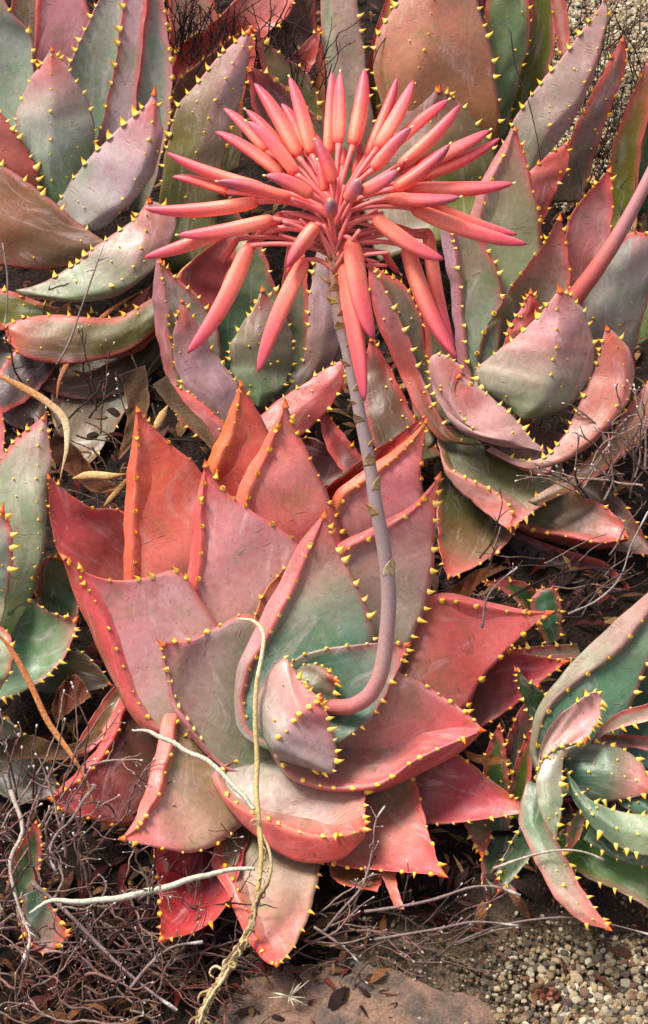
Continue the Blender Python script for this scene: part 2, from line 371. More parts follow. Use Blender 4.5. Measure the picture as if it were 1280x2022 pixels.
# ------------------------------------------------------------------ ground
def gz(x, y): return zh(x, y, 0.0)
def gravel_amt(px, py):
    """where bare gravel shows"""
    a = np.clip((px - 620) / 200, 0, 1) * np.clip((py - 1760) / 110, 0, 1)
    b = np.clip((px - 1040) / 60, 0, 1) * np.clip((430 - py) / 150, 0, 1)
    return np.maximum(a, b)
def screen_of(p):
    q = p - ORG; zv = q.dot(TV); k = (D - zv) / D
    return 640 + q.dot(RV) / M / k, 1011 - q.dot(UV_) / M / k
def build_ground():
    def axis(lo, hi, n):
        c = np.linspace(lo, hi, n); o = np.array([.08, .25, .7, 2, 6, 20, 60, 150])
        return np.concatenate([(lo - o)[::-1], c, hi + o])
    xs = axis(-.62, .62, 200); ys = axis(-.75, 1.6, 330)
    v = []; c = []
    dark = np.array((.016, .011, .009)); grav = np.array((.105, .080, .058));  # dark humus tone, deepened to stand in for shade between the plants
    for y in ys:
        for x in xs:
            near = abs(x) < .8 and -1 < y < 1.8
            z = (mnoise.noise(Vector((x * 9, y * 9, 0))) * .010 + mnoise.noise(Vector((x * 40, y * 40, 3))) * .0035 + mnoise.noise(Vector((x * 130, y * 130, 7))) * .0018) if near else 0.
            v.append((x, y, z - .004))
            if near:
                sx, sy = screen_of(Vector((x, y, 0))); g = float(gravel_amt(sx, sy)); g = min(1, max(0, g + mnoise.noise(Vector((x * 22, y * 22, 5))) * .5 * (g > 0)))
            else: g = .6
            c.append(dark * (1 - g) + grav * g)
    nx = len(xs); f = [(j*nx+i, j*nx+i+1, (j+1)*nx+i+1, (j+1)*nx+i) for j in range(len(ys)-1) for i in range(nx-1)]
    o = mkobj('ground', v, f, M_SOIL, None, (0, 0, 0), cols=np.array(c)); tag(o, 'dark soil of the bed, shade put into its colour under the aloes, with bare sandy patches', 'ground', kind='structure')
build_ground()
# pebbles
def ico(sub):
    b = bmesh.new(); bmesh.ops.create_icosphere(b, subdivisions=sub, radius=1); b.verts.ensure_lookup_table()
    v = np.array([q.co[:] for q in b.verts]); f = [tuple(x.index for x in q.verts) for q in b.faces]; b.free(); return v, f
I1 = ico(1); I2 = ico(2)
def pebble(mb, x, y, r, col, hi=False, sink=.25):
    v, f = I2 if hi else I1
    s = rng.uniform(.65, 1.25, 3) * (1, 1, .75); a = rng.uniform(0, 6.28)
    d = 1 + rng.normal(0, .15 if not hi else .07, (len(v), 1))
    q = np.sign(v) * np.abs(v) ** .8 * d * s * r
    t = rng.uniform(-.4, .4); q = q @ np.array([[1, 0, 0], [0, math.cos(t), -math.sin(t)], [0, math.sin(t), math.cos(t)]])
    q = q @ np.array([[math.cos(a), -math.sin(a), 0], [math.sin(a), math.cos(a), 0], [0, 0, 1]])
    mb.add(list(q + (x, y, r * sink)), f, tuple(col))
def scatter():
    pal = [(206, 184, 144), (176, 154, 124), (150, 132, 110), (200, 180, 150), (226, 214, 186), (120, 104, 90), (170, 140, 100), (98, 84, 74), (150, 110, 84)]
    mb = MB(); n = 0
    for k in range(16000):
        px = random.uniform(560, 1330); py = random.uniform(1740, 2080)
        g = float(gravel_amt(px, py))
        big = np.clip((px - 860) / 250, 0, 1) * np.clip((py - 1820) / 80, 0, 1)
        if random.random() > g * (.30 + .45 * big): continue
        p = V(px, py, gz(px, py)); r = random.choice((1.2, 1.5, 2, 2, 2.6, 2.6, 3.4, 4.4, 5.5, 7, 9.5)) * M * (.45 + .50 * big)
        cc = C(random.choice(pal)) * random.uniform(.6, 1.1) * (.5 + .28 * big)
        pebble(mb, p.x, p.y, r, cc * (1 if r > 3 * M else .62), r > 3.5 * M, .5)
    for k in range(9000):
        px = random.uniform(1000, 1320); py = random.uniform(-30, 470)
        if random.random() > float(gravel_amt(px, py)): continue
        p = V(px, py, gz(px, py)); r = random.choice((4, 5, 6.5, 8)) * M
        pebble(mb, p.x, p.y, r, C(random.choice(pal[:6])) * random.uniform(.4, 1.0), False, .4)
    tag(mb.build('gravel', M_PEB, origin=(0, 0, 0), smooth=False), 'tan and grey gravel lying loose on the bare soil', 'gravel', kind='stuff')
    # litter
    mb = MB()
    lp = [(96, 60, 42), (70, 44, 34), (130, 84, 52), (60, 38, 36), (110, 40, 36), (150, 112, 72)]
    for k in range(9000):
        px = random.uniform(-60, 1340); py = random.uniform(-40, 2080)
        g = float(gravel_amt(px, py))
        if random.random() < g * .9: continue
        z = gz(px, py) + random.uniform(0, 14); q = V(px, py, z); q.z = max(q.z, .001)
        L = random.choice((8, 12, 18, 26, 40, 60)) * random.uniform(.7, 1.3) * M; wd = L * random.uniform(.08, .35); an = random.uniform(0, 6.28); el = random.uniform(-.5, .5)
        d = np.array((math.cos(an) * math.cos(el), math.sin(an) * math.cos(el), math.sin(el))); e = np.array((-math.sin(an), math.cos(an), random.uniform(-.4, .4)))
        q = np.array(q); bnd = np.array((0, 0, 1)) * L * random.uniform(.05, .3)
        vs = [q - d*L*.5, q - e*wd*.5 + bnd, q + e*wd*.5 + bnd, q + d*L*.2 - e*wd*.5 + bnd*.9, q + d*L*.2 + e*wd*.5 + bnd*.9, q + d*L*.6]
        mb.add(vs, [(0, 1, 2), (1, 3, 4, 2), (3, 5, 4)], tuple(C(random.choice(lp)) * random.uniform(.25, .95)))
    tag(mb.build('leaf_litter', M_DRY, origin=(0, 0, 0), smooth=False), 'brown dead leaf crumbs covering the soil between the aloes', 'litter', kind='stuff')
scatter()
# flat rock at the bottom
def build_rock():
    out = [(470, 1945), (520, 1915), (600, 1895), (690, 1893), (770, 1905), (810, 1935), (880, 1950), (960, 1975), (985, 2010), (990, 2090), (700, 2110), (420, 2100), (430, 1990)]
    o2 = spline(out + out[:1], 150)[:-1]; c = o2.mean(0); v = []; f = []; RR = np.linspace(0, 1, 60)
    for i, r in enumerate(RR):
        for p in o2:
            q = c + (p - c) * r; w = V(q[0], q[1], gz(q[0], q[1])); e = (1 - max(0, (r - .8) / .2) ** 2.2)
            hgt = .007 * e + mnoise.noise(w * 14) * .008 * e - abs(mnoise.noise(w * 34)) * .007 * e + mnoise.noise(w * 90) * .0028 * e + mnoise.noise(w * 240) * .0014 - .003 * (1 - e)
            w = w + Vector((mnoise.noise(w * 30), mnoise.noise(w * 30 + Vector((9, 0, 0))), 0)) * .009
            v.append((w.x, w.y, hgt if r < 1 else -.012))
    n = len(o2)
    for i in range(len(RR) - 1):
        for k in range(n):
            k2 = (k + 1) % n
            if i == 0: f.append((0, n + k, n + k2)) if True else None
            else: f.append((i*n+k, (i+1)*n+k, (i+1)*n+k2, i*n+k2))
    tag(mkobj('rock', v, f, M_ROCK), 'flat tan and grey rock half buried at the bottom edge of the bed', 'rock')
build_rock()
# ------------------------------------------------------------------ palette
GRN = (132, 148, 122); TEAL = (98, 126, 110); DGR = (72, 94, 66); OLV = (112, 108, 56); MAU = (180, 138, 138); PNK = (208, 138, 136)
RED = (208, 84, 82); COR = (228, 104, 90); DRD = (150, 52, 58); BRN = (126, 78, 56); GMV = (164, 148, 138); SAG = (150, 158, 140); ORG_ = (240, 112, 60)
# ------------------------------------------------------------------ the large red rosette in front
P1 = Plant(640, 1380, .124, 'large coral red aloe rosette in the front centre carrying the open flower head', ku=.1, kd=.45)
def L(P, A, B, hb, ht, c, **k): return leaf(P, A, B, (hb, ht), c, **k)
F_ = 'f'; O_ = 'o'
L(P1, [(300,1400),(150,1150),(105,1070),(95,940)], [(400,1150),(243,1005),(180,999),(140,975),(95,938)], -220, -90, (BRN,(176,104,92),(194,84,84),(196,70,74)), tA=F_, tB=F_, sk='o', ts=.75, fr=((.45,1),(.45,1),(0,1)))
L(P1, [(250,1300),(244,1180),(243,1080),(247,960),(260,868),(270,808)], [(500,1200),(440,985),(388,912),(322,860),(272,806)], -190, -40, (MAU,(222,124,112),(234,112,92),(222,92,84)), tA='f', tB='f', sk='o', ts=.95, rA=((236,110,84),30), sp=44, st=22, kc=((206,110,100),(232,112,92),(240,104,84)), fr=((.35,1),(.5,1),(0,1)))
L(P1, [(420,1100),(400,940),(438,845),(474,757)], [(600,1120),(560,930),(525,835),(476,755)], -210, -70,  (DRD,(208,90,80),(226,112,98),(222,96,84)), tA='m', tB=None, sk='o', ts=.8, rA=((240,124,84),20), st=24, kc=((220,100,70),(240,124,74),(240,124,84)), fr=((.45,1),(0,1),(0,1)))
L(P1, [(500,1250),(452,1100),(462,985),(485,930),(522,868),(562,797)], [(720,1200),(690,1060),(662,990),(630,925),(592,855),(565,797)], -170, -35, ((196,96,90),(214,110,104),(224,138,134),(220,100,92)), tA='f', tB='m', sk='o', ts=1.0, rA=((230,112,92),14), st=24, kc=((210,110,100),(232,126,110),(240,118,86)), fr=((.4,1),(.3,1),(0,1)))
L(P1, [(440,1480),(352,1330),(350,1230),(372,1110),(382,1010),(404,916)], [(700,1290),(610,1080),(545,1030),(490,998),(440,960),(408,914)], -90, 0, ((156,128,114),(182,140,132),(192,136,134),(202,130,134),(214,96,90)), tA='f', tB='f', ts=1.1, rA=((218,90,84),14), st=24, kc=((196,110,104),(214,104,100),(222,96,90)), fr=((.15,1),(.42,1),(0,1)), sp=44, cup=.15)
L(P1, [(500,1440),(352,1452),(298,1430),(252,1345),(212,1240),(170,1155),(124,1100)], [(540,1400),(420,1200),(355,1118),(300,1133),(240,1143),(180,1133),(124,1098)], -55, 5, ((140,122,100),(168,142,130),(184,134,134),(200,124,128),(206,84,84)), K=[(490,1450),(345,1464),(285,1446),(232,1370),(185,1270),(148,1185),(122,1100)], kc=((110,90,66),(150,96,72),(200,88,84)), tA='f', tB='m', ts=1.05, rA=((214,80,84),26), sk='y', fr=((.2,.97),(.5,1),(0,1)), cup=.2)
L(P1, [(570,1380),(500,1225),(532,1152),(592,1098)], [(620,1350),(606,1180),(604,1130),(596,1096)], -30, -14, ((150,110,100),(178,118,112),(206,104,92)), tA='o', tB=None, ts=.8, sk='o', rA=((226,130,80),18), fr=((.5,1),(0,1),(0,1)))
# mauve inner leaf, left
L(P1, [(600,1500),(490,1524),(440,1508),(392,1456),(352,1395),(334,1335),(318,1271)], [(600,1350),(560,1225),(515,1204),(478,1204),(420,1238),(372,1262),(318,1269)], -80, 40, ((88,94,70),(118,118,92),(150,132,116),(188,146,144),(206,122,122)), tA='o', tB='f', ts=1.0, rA=((200,128,130),40), K=[(600,1515),(490,1530),(436,1512),(384,1462),(342,1400),(326,1338),(316,1271)], kc=(196,132,138), cup=.48, sp=28, fr=((.2,1),(.45,1),(0,1)))
# central upright green leaf
L(P1, [(620,1500),(500,1450),(478,1395),(490,1330),(530,1255),(565,1190),(602,1108),(641,1016)], [(720,1400),(750,1300),(747,1225),(705,1135),(664,1065),(643,1014)], -14, 56, ((56,88,74),(72,112,96),(104,130,110),(146,140,122),(180,128,118),(214,90,86)), K=[(600,1510),(478,1450),(460,1375),(474,1300),(512,1218),(548,1150),(598,1060),(639,1016)], kc=((120,138,122),(176,136,134),(214,108,106)), tA='f', tB='o', ts=1.1, rA=((214,100,100),8), rB=((204,112,104),22), sp=38, fr=((.12,1),(.2,1),(0,1)), cup=.15)
# big leaf behind the stalk
L(P1, [(660,1380),(630,1200),(664,1078),(738,1038),(820,990),(866,942)], [(780,1380),(818,1275),(856,1180),(864,1080),(862,1010),(868,942)], -86, 0, ((122,130,106),(152,142,122),(176,142,132),(202,132,132),(214,104,94)), tA='f', tB='o', ts=1.15, rA=((226,104,96),14), st=20, kc=((206,120,110),(222,120,114),(232,104,90)), sk='y', sp=40, fr=((.35,1),(.15,1),(0,1)))
L(P1, [(700,1150),(642,1050),(660,975),(740,912),(800,870),(842,830)], [(800,1150),(842,1020),(836,920),(844,830)], -150, -62, (MAU,(206,130,132),(216,126,130),(218,92,88)), tA='m', tB='f', ts=.8, sk='o', rA=((232,116,80),14), st=20, kc=((206,100,96),(226,106,90),(236,120,70)), fr=((.4,1),(.4,1),(0,1)))
L(P1, [(640,1060),(622,985),(650,955),(715,905),(780,862),(838,820)], [(740,1050),(760,920),(806,870),(840,822)], -180, -96, (BRN,(180,62,52),(204,68,58),(206,70,56)), tA='m', tB=None, ts=.55, sk='o', fr=((.35,1),(0,1),(0,1)))
L(P1, [(700,1300),(860,1172),(950,1184),(1030,1202),(1086,1208)], [(780,1520),(920,1412),(957,1345),(1007,1285),(1050,1240),(1088,1211)], -110, -24, ((110,116,84),(170,104,92),(208,96,92),(216,108,106),(222,88,82)), tA='f', tB='f', ts=1.1, sk='y', rA=((226,98,94),12), st=14, kc=((200,110,104),(230,116,112)), sp=46, fr=((.35,.96),(.4,1),(0,1)))
L(P1, [(850,1300),(1000,1284),(1060,1294),(1116,1305)], [(860,1500),(950,1442),(1010,1402),(1060,1355),(1118,1308)], -160, -66, (DRD,(132,84,78),(182,72,80),(204,74,80)), tA='f', tB='f', ts=.95, sk='o', fr=((.5,1),(.35,1),(0,1)))
# wide right leaf with its folded margin
L(P1, [(690,1420),(712,1340),(770,1312),(830,1336),(885,1375),(930,1410),(952,1440)], [(500,1400),(538,1480),(566,1524),(612,1550),(680,1560),(750,1550),(822,1500),(892,1468),(951,1443)], 34, 66, ((96,124,102),(132,134,114),(184,138,130),(206,134,130),(214,108,108),(216,84,84)), K=[(498,1405),(532,1486),(562,1532),(610,1558),(690,1569),(760,1563),(840,1526),(910,1488),(952,1446)], tA='f', tB='f', ts=1.05, rA=((220,132,128),16), rB=((214,96,98),30), cup=.34, sp=38, fr=((.3,1),(.06,.97),(0,1)))
# folded inner leaf under the stalk
L(P1, [(560,1350),(572,1302),(622,1280),(700,1270),(760,1268),(805,1270)], [(620,1500),(690,1462),(735,1425),(766,1372),(792,1312),(807,1272)], 36, 80, ((62,100,70),(84,116,92),(104,130,112),(140,134,122),(206,92,90)), tA='f', tB='o', ts=.85, rA=((176,124,120),22), rB=((198,92,92),14), cup=.08, sp=33, fr=((.15,1),(.25,1),(0,1)))
# inner curled leaf seen from outside
L(P1, [(530,1470),(505,1420),(513,1350),(545,1304),(562,1292),(585,1328),(610,1358),(634,1380)], [(610,1518),(662,1530),(671,1490),(656,1440),(645,1402),(635,1382)], 24, 118, ((128,124,112),(160,138,134),(180,142,142),(196,124,126),(214,92,88)), side='b', ridge=.24, kb=.07, tks=1.15, K=[(550,1500),(538,1470),(562,1446),(590,1414),(612,1396),(634,1382)], tA='o', tB='o', tK='f', ts=1.05, rim=(206,120,118), rw=14, kc=((110,134,118),(180,146,138),(216,128,128)), sp=19, fr=((.6,1),(.05,1),(.25,1)))
L(P1, [(590,1420),(572,1340),(600,1310),(640,1315),(667,1343)], [(650,1420),(672,1392),(664,1366),(668,1345)], 26, 70, ((80,112,88),(98,118,92),(128,104,84),(190,92,70)), side='b', ridge=.2, tA='f', tB='o', ts=.85, sp=17, rim=(120,130,90), rw=5, fr=((.35,1),(.3,1),(0,1)))
# front leaf with coral underside strip
L(P1, [(560,1490),(470,1500),(432,1528),(443,1568),(481,1596),(532,1619),(607,1647),(661,1650),(718,1640)], [(690,1450),(735,1530),(726,1590),(722,1638)], -96, 34, ((142,134,114),(152,142,126),(178,142,130),(190,130,118),(214,92,86)), K=[(560,1495),(462,1502),(421,1528),(440,1580),(497,1648),(540,1683),(585,1705),(632,1709),(678,1698),(721,1655)], kc=((196,130,126),(214,116,112),(224,96,90)), tA='f', tB='o', ts=1.05, rA=((226,110,96),16), cup=.22, sp=36, fr=((.15,1),(.4,1),(0,1)))
L(P1, [(400,1330),(332,1380),(308,1470),(284,1560),(262,1622),(240,1656)], [(560,1540),(478,1645),(390,1690),(320,1679),(240,1658)], -120, 26, ((112,98,62),(136,110,78),(176,140,122),(200,134,128),(222,96,90)), tA='f', tB='f', ts=1.0, rA=((226,108,98),14), st=32, kc=((206,110,92),(222,124,116),(228,104,96)), rB=((214,120,118),24), cup=.3, sp=42, fr=((.2,1),(.35,1),(0,1)), arch=10)
L(P1, [(260,1330),(228,1395),(200,1462),(152,1520),(98,1576)], [(420,1560),(255,1637),(182,1622),(130,1606),(98,1579)], -180, -24, ((90,58,54),(116,70,62),(168,76,76),(214,84,84)), tA='f', tB='f', ts=.9, sk='o', rA=((222,92,88),12), st=22, kc=((170,84,70),(206,86,84),(222,92,88)), cup=.28, fr=((.1,1),(.4,1),(0,1)))
L(P1, [(250,1320),(190,1400),(150,1470),(128,1502)], [(270,1330),(222,1430),(176,1488),(130,1504)], -150, -130, ((90,66,42),(118,86,52),(110,70,48)), tA=None, tB='m', ts=.7, sk='o')
L(P1, [(290,1640),(300,1700),(312,1780),(317,1856)], [(500,1650),(452,1790),(400,1836),(318,1858)], -120, 10, ((80,26,34),(120,36,46),(176,60,66),(222,84,80)), tA='f', tB='o', ts=.8, sk='o', rim=(224,80,78), rw=34, cup=.3, fr=((.1,1),(.4,1),(0,1)))
L(P1, [(480,1600),(432,1650),(416,1700),(450,1775),(490,1862),(528,1903),(545,1908)], [(680,1560),(642,1710),(622,1790),(590,1860),(549,1908)], -170, 4, ((120,98,74),(150,132,106),(176,142,124),(196,128,116),(222,88,84)), tA='f', tB='o', ts=.85, sk='o', rA=((222,96,92),12), st=24, kc=((196,120,104),(216,106,98),(224,92,88)), rB=((170,130,100),12), cup=.16, fr=((.3,1),(.35,1),(0,1)), sp=38)
L(P1, [(640,1480),(600,1620),(650,1706),(740,1720),(800,1724),(874,1728)], [(760,1460),(826,1540),(845,1620),(862,1685),(878,1727)], -130, 14, ((122,126,98),(146,138,114),(190,136,124),(216,112,108),(224,84,84)), tA='f', tB='f', ts=1.0, rim=(226,88,88), rw=26, cup=.14, sp=40, fr=((.5,1),(.3,1),(0,1)))
L(P1, [(780,1440),(900,1482),(955,1524),(1005,1566),(1048,1600)], [(740,1620),(860,1632),(930,1625),(1050,1603)], -105, -30, ((120,84,74),(150,88,84),(186,80,88),(196,76,82),(190,86,60)), tA='m', tB='m', ts=.7, sk='o', rA=((180,86,60),22), fr=((.3,1),(.3,1),(0,1)))
L(P1, [(735,1690),(758,1740),(780,1795)], [(786,1690),(784,1740),(800,1797)], -60, -30, ((120,70,40),(206,120,72),(226,120,60)), tA=None, tB=None, sk='o', tip=False)
L(P1, [(640,1690),(660,1740),(740,1760)], [(720,1690),(760,1720),(745,1762)], -90, -60, ((96,60,40),(126,80,54),(150,90,60)), tA='m', tB=None, sk='o', ts=.5, tip=False)
# ------------------------------------------------------------------ upright plant, top left
P2 = Plant(90, 440, .11, 'tall grey green and mauve aloe in the top left corner with upright leaves', ku=-.18, kd=.4)
L(P2, [(-80,300),(-90,150),(-60,40),(-10,-60)], [(20,330),(62,215),(72,110),(68,72),(45,45),(15,10),(-10,-62)], -10, 30, ((110,134,108),(150,160,140),(160,160,150),(188,130,134)), tA=None, tB='m', rB=((200,120,126),12), fr=((0,1),(.3,1),(0,1)))
L(P2, [(50,330),(66,150),(76,0),(90,-140)], [(200,300),(196,150),(186,40),(172,-20),(150,-140)], -50, -20, ((150,106,106),(176,118,124),(170,112,118)), tA=None, tB=None, kc=(190,140,150), K=[(40,330),(62,150),(72,0),(88,-140)])
L(P2, [(-20,260),(10,60),(40,-80)], [(90,260),(85,60),(70,-90)], -90, -60, ((120,100,80),(130,110,90),(140,112,100)), tA=None, tB=None)
L(P2, [(95,430),(118,250),(130,140),(152,83),(176,38),(205,-30),(245,-150)], [(240,430),(240,200),(250,60),(256,-40),(250,-150)], -20, 10, ((96,120,88),(138,154,132),(160,158,146),(186,148,152)), tA='o', tB=None, rA=((186,120,120),12), fr=((.25,1),(0,1),(0,1)), sp=26, ts=.95, tip=False)
L(P2, [(230,430),(255,240),(274,120),(287,20),(300,-130)], [(290,420),(326,295),(341,210),(342,130),(330,40),(306,-130)], -4, 26, ((118,132,106),(146,152,134),(150,146,138),(180,140,142)), tA=None, tB='f', rB=((200,118,122),22), sp=34, fr=((0,1),(.2,1),(0,1)), tip=False)
L(P2, [(165,440),(186,290),(204,220),(220,150),(234,70),(244,-20),(268,-150)], [(260,420),(268,260),(277,150),(287,60),(292,-20),(276,-150)], 8, 50, ((140,120,110),(170,146,144),(184,146,150),(186,140,148)), side='u', cup=.1, tA='m', tB=None, rA=((196,96,92),16), sp=33, ts=1.05, fr=((.3,1),(0,1),(0,1)), tip=False)
L(P2, [(70,440),(46,335),(27,245),(38,195),(62,150),(84,120),(101,95)], [(160,440),(182,340),(192,262),(182,205),(155,162),(130,124),(104,95)], 20, 84, ((104,124,92),(134,150,124),(154,164,146),(164,156,146),(176,126,124),(196,90,80)), side='b', ridge=.3, K=[(110,440),(101,330),(101,250),(101,190),(101,140),(102,95)], tA='o', tB='o', tK='f', rim=(182,140,136), rw=10, sp=34, ts=.95, fr=((.35,1),(.4,1),(.2,1)))
L(P2, [(90,450),(75,330),(48,280),(20,240),(-60,160)], [(0,480),(-30,400),(-60,330),(-90,250),(-65,160)], 74, 90, ((150,70,50),(172,92,84),(166,104,104)), side='b', ridge=.1, tA='o', tB=None, rA=((176,74,50),16), sp=30, ts=1.1)
L(P2, [(86,440),(118,386),(156,328),(200,281),(255,232),(288,206),(304,181)], [(130,475),(200,455),(262,400),(303,345),(322,280),(318,225),(306,181)], 56, 128, ((136,138,118),(164,156,148),(180,162,162),(184,152,156),(178,120,122),(200,80,60)), side='b', ridge=.3, K=[(110,470),(200,425),(252,385),(283,318),(300,255),(305,215),(305,182)], tA='o', tB=None, tK='f', rim=(196,150,150), rw=10, sp=36, ts=1.25, fr=((.06,.93),(0,1),(.35,1)))
L(P2, [(215,480),(165,444),(120,404),(60,356),(0,317),(-110,260)], [(200,490),(165,516),(100,534),(20,530),(-60,505),(-112,265)], 96, 110, ((92,72,48),(118,84,62),(136,88,62),(140,92,76),(160,98,86)), side='b', ridge=.22, tA='o', tB=None, rA=((196,120,112),18), sp=42, ts=1.15, fr=((.05,.9),(0,1),(0,1)), tip=False)
L(P2, [(30,572),(70,562),(130,528),(190,480),(240,448),(275,420),(291,394)], [(40,584),(130,597),(225,588),(292,545),(336,488),(352,435),(325,405),(294,394)], 70, 120, ((84,92,52),(112,118,82),(130,132,104),(146,134,116),(176,128,122),(190,104,98)), side='b', ridge=.26, K=[(40,580),(150,585),(240,555),(272,510),(284,468),(290,432),(292,396)], tA='o', tB=None, tK='f', rim=(198,136,130), rw=14, sp=28, ts=1.2, fr=((.2,.93),(0,1),(.45,1)))
L(P2, [(360,600),(280,640),(300,560),(345,500)], [(180,650),(240,610),(300,560),(345,520)], 10, 20, (OLV,(120,116,66),(110,100,60)), tA=None, tB='o', ts=.7)
L(P2, [(340,560),(235,622),(180,624),(110,618),(50,626),(8,641)], [(350,620),(262,690),(150,720),(60,712),(22,685),(8,646)], 56, 74, ((76,72,36),(96,88,48),(112,96,62),(134,98,74),(190,92,74)), side='b', ridge=.18, tA='o', tB='f', rA=((212,90,80),20), sp=32, ts=.95, sk='o', fr=((.2,.97),(.8,1),(0,1)))
L(P2, [(160,700),(222,652),(272,612),(312,575)], [(170,710),(262,702),(322,650),(350,580)], 10, 30, ((96,84,50),(124,76,58),(170,66,64)), side='b', tA='m', tB=None, rA=((180,70,66),20), ts=.7, sk='o')
L(P2, [(190,615),(100,602),(30,575),(-60,552)], [(170,630),(80,640),(0,655),(-60,655)], 30, 40, ((80,82,36),(110,110,56),(120,110,60)), side='b', ridge=.1, tA='o', tB=None, ts=1.0, sp=34, fr=((0,1),(0,1),(0,1)))
L(P2, [(60,660),(20,700),(-40,780)], [(120,720),(60,790),(-20,830)], 4, 14, ((80,60,60),(96,76,74),(84,62,58)), side='b', ridge=.1, tA='m', tB=None, ts=.7, tip=False)
L(P2, [(130,690),(96,790),(120,880),(158,932)], [(330,690),(262,800),(205,885),(162,934)], -30, 0, ((98,84,68),(128,110,90),(116,98,78),(140,104,70)), tA=None, tB='m', ts=.6, rim=(126,92,60), wav=2.2, tip=False)
# ------------------------------------------------------------------ plant behind and left of the flower head
P8 = Plant(410, 440, .11, 'green and pink aloe half hidden behind the upper left of the flower head', ku=-.12, kd=.4)
L(P8, [(320,170),(352,90),(420,40),(470,-10),(520,-80)], [(500,170),(530,80),(580,20),(600,-80)], -110, -80, ((150,60,54),(206,92,84),(206,120,114),(196,130,124)), tA='m', tB='m', ts=.8)
L(P8, [(300,200),(330,80),(330,0),(340,-80)], [(420,180),(440,80),(425,0),(400,-80)], -130, -110, ((110,70,56),(150,110,94),(172,132,120)), tA='f', tB=None, ts=.8, tip=False)
L(P8, [(500,180),(500,60),(520,-80)], [(600,170),(628,60),(620,-80)], -140, -120, ((84,50,40),(112,76,58),(130,92,66)), tA=None, tB=None, tip=False)
L(P8, [(330,400),(335,300),(342,165),(385,128),(440,85),(498,50)], [(480,330),(492,150),(500,52)], -34, -6, ((84,80,40),(120,96,66),(140,96,80),(180,90,84)), tA='m', tB=None, sk='o', ts=.9, sp=30, fr=((.4,1),(0,1),(0,1)), rA=((184,104,96),14))
L(P8, [(660,300),(612,148),(560,108),(520,76),(502,57)], [(600,330),(540,200),(512,120),(500,58)], -60, -34, (OLV,(124,112,74),(150,104,88)), tA='o', tB=None, sk='y', ts=.95, sp=34, rA=((190,110,96),12), fr=((.3,1),(0,1),(0,1)))
L(P8, [(720,340),(640,237),(600,205),(560,165),(520,140),(492,131)], [(640,420),(560,330),(500,220),(488,140)], -20, 0, ((96,96,56),(112,98,66),(112,80,66),(104,50,50),(150,50,40)), tA='f', tB=None, sk='y', ts=1.05, sp=36, rA=((170,90,84),14), fr=((.2,1),(0,1),(0,1)))
L(P8, [(540,150),(568,115),(600,85),(632,54)], [(600,160),(625,120),(634,58)], -70, -50, (DRD,(200,86,70),(206,110,90)), tA='m', tB=None, sk='y', ts=.7)
L(P8, [(300,540),(310,400),(326,290),(345,215),(390,158),(430,112),(465,80),(490,60)], [(430,540),(436,380),(450,290),(477,200),(492,130),(494,60)], 10, 74, ((104,106,52),(118,112,66),(140,118,84),(164,130,118),(182,134,136),(184,110,104)), side='b', ridge=.26, K=[(350,500),(380,330),(402,265),(425,200),(452,142),(475,100),(492,62)], kc=((96,104,44),(116,104,60),(176,130,130)), tA='o', tB='f', tK='f', ts=1.05, sp=30, rim=(186,128,124), rw=8, fr=((.3,1),(.5,1),(.2,1)))
L(P8, [(330,560),(352,480),(400,410),(440,380)], [(500,560),(505,500),(480,430),(445,380)], 0, 10, ((90,100,56),(120,124,84),(140,130,100)), tA='m', tB=None, ts=.8)
# ------------------------------------------------------------------ plant under the flower head
P3 = Plant(520, 730, .10, 'grey green aloe rosette directly under the flower head in front of others', ku=-.12, kd=.42)
L(P3, [(450,680),(388,605),(352,545),(395,500),(450,460)], [(520,640),(480,540),(455,462)], -70, -50, (DRD,(150,62,66),(172,86,84)), tA=None, tB=None, tip=False)
L(P3, [(440,760),(418,650),(436,560),(505,450)], [(570,740),(566,620),(545,560),(508,452)], -30, 0, ((70,104,78),(92,120,92),(116,122,92),(120,100,76)), tA=None, tB='o', ts=.9, sp=30)
L(P3, [(530,760),(560,640),(556,560),(570,470)], [(610,760),(612,640),(610,560),(600,470)], -40, -20, ((104,110,84),(124,120,100),(130,116,104)), tA=None, tB=None, tip=False)
L(P3, [(530,820),(585,740),(603,680),(606,615),(612,560),(628,480)], [(560,820),(640,742),(670,690),(682,620),(680,540),(650,480)], -8, 26, ((110,100,76),(134,104,92),(160,126,128),(162,132,132)), side='b', ridge=.22, tA='o', tB=None, ts=.95, sp=34, rim=(176,136,134), fr=((.15,1),(0,1),(0,1)))
L(P3, [(355,830),(344,725),(333,645),(326,580),(315,514)], [(440,770),(436,650),(396,584),(350,548),(316,513)], 0, 42, ((120,120,92),(146,138,118),(156,140,128),(176,128,130)), K=[(350,830),(320,720),(303,640),(300,570),(309,514)], kc=((150,74,60),(168,100,100),(176,128,134)), tA='f', tB='o', ts=.85, sp=30, rA=((176,110,114),8), fr=((.05,1),(.5,1),(0,1)))
L(P3, [(500,800),(456,740),(450,685),(478,637),(503,602),(516,569)], [(520,805),(566,760),(584,705),(575,640),(550,600),(519,569)], 24, 84, ((104,118,84),(124,136,108),(130,130,106),(136,116,98),(140,100,96),(176,80,60)), side='b', ridge=.3, K=[(510,805),(513,720),(512,650),(513,605),(518,570)], tA='o', tB='o', tK='f', ts=.8, sp=24, rim=(150,142,110), rw=8, fr=((.25,1),(.2,1),(.5,1)))
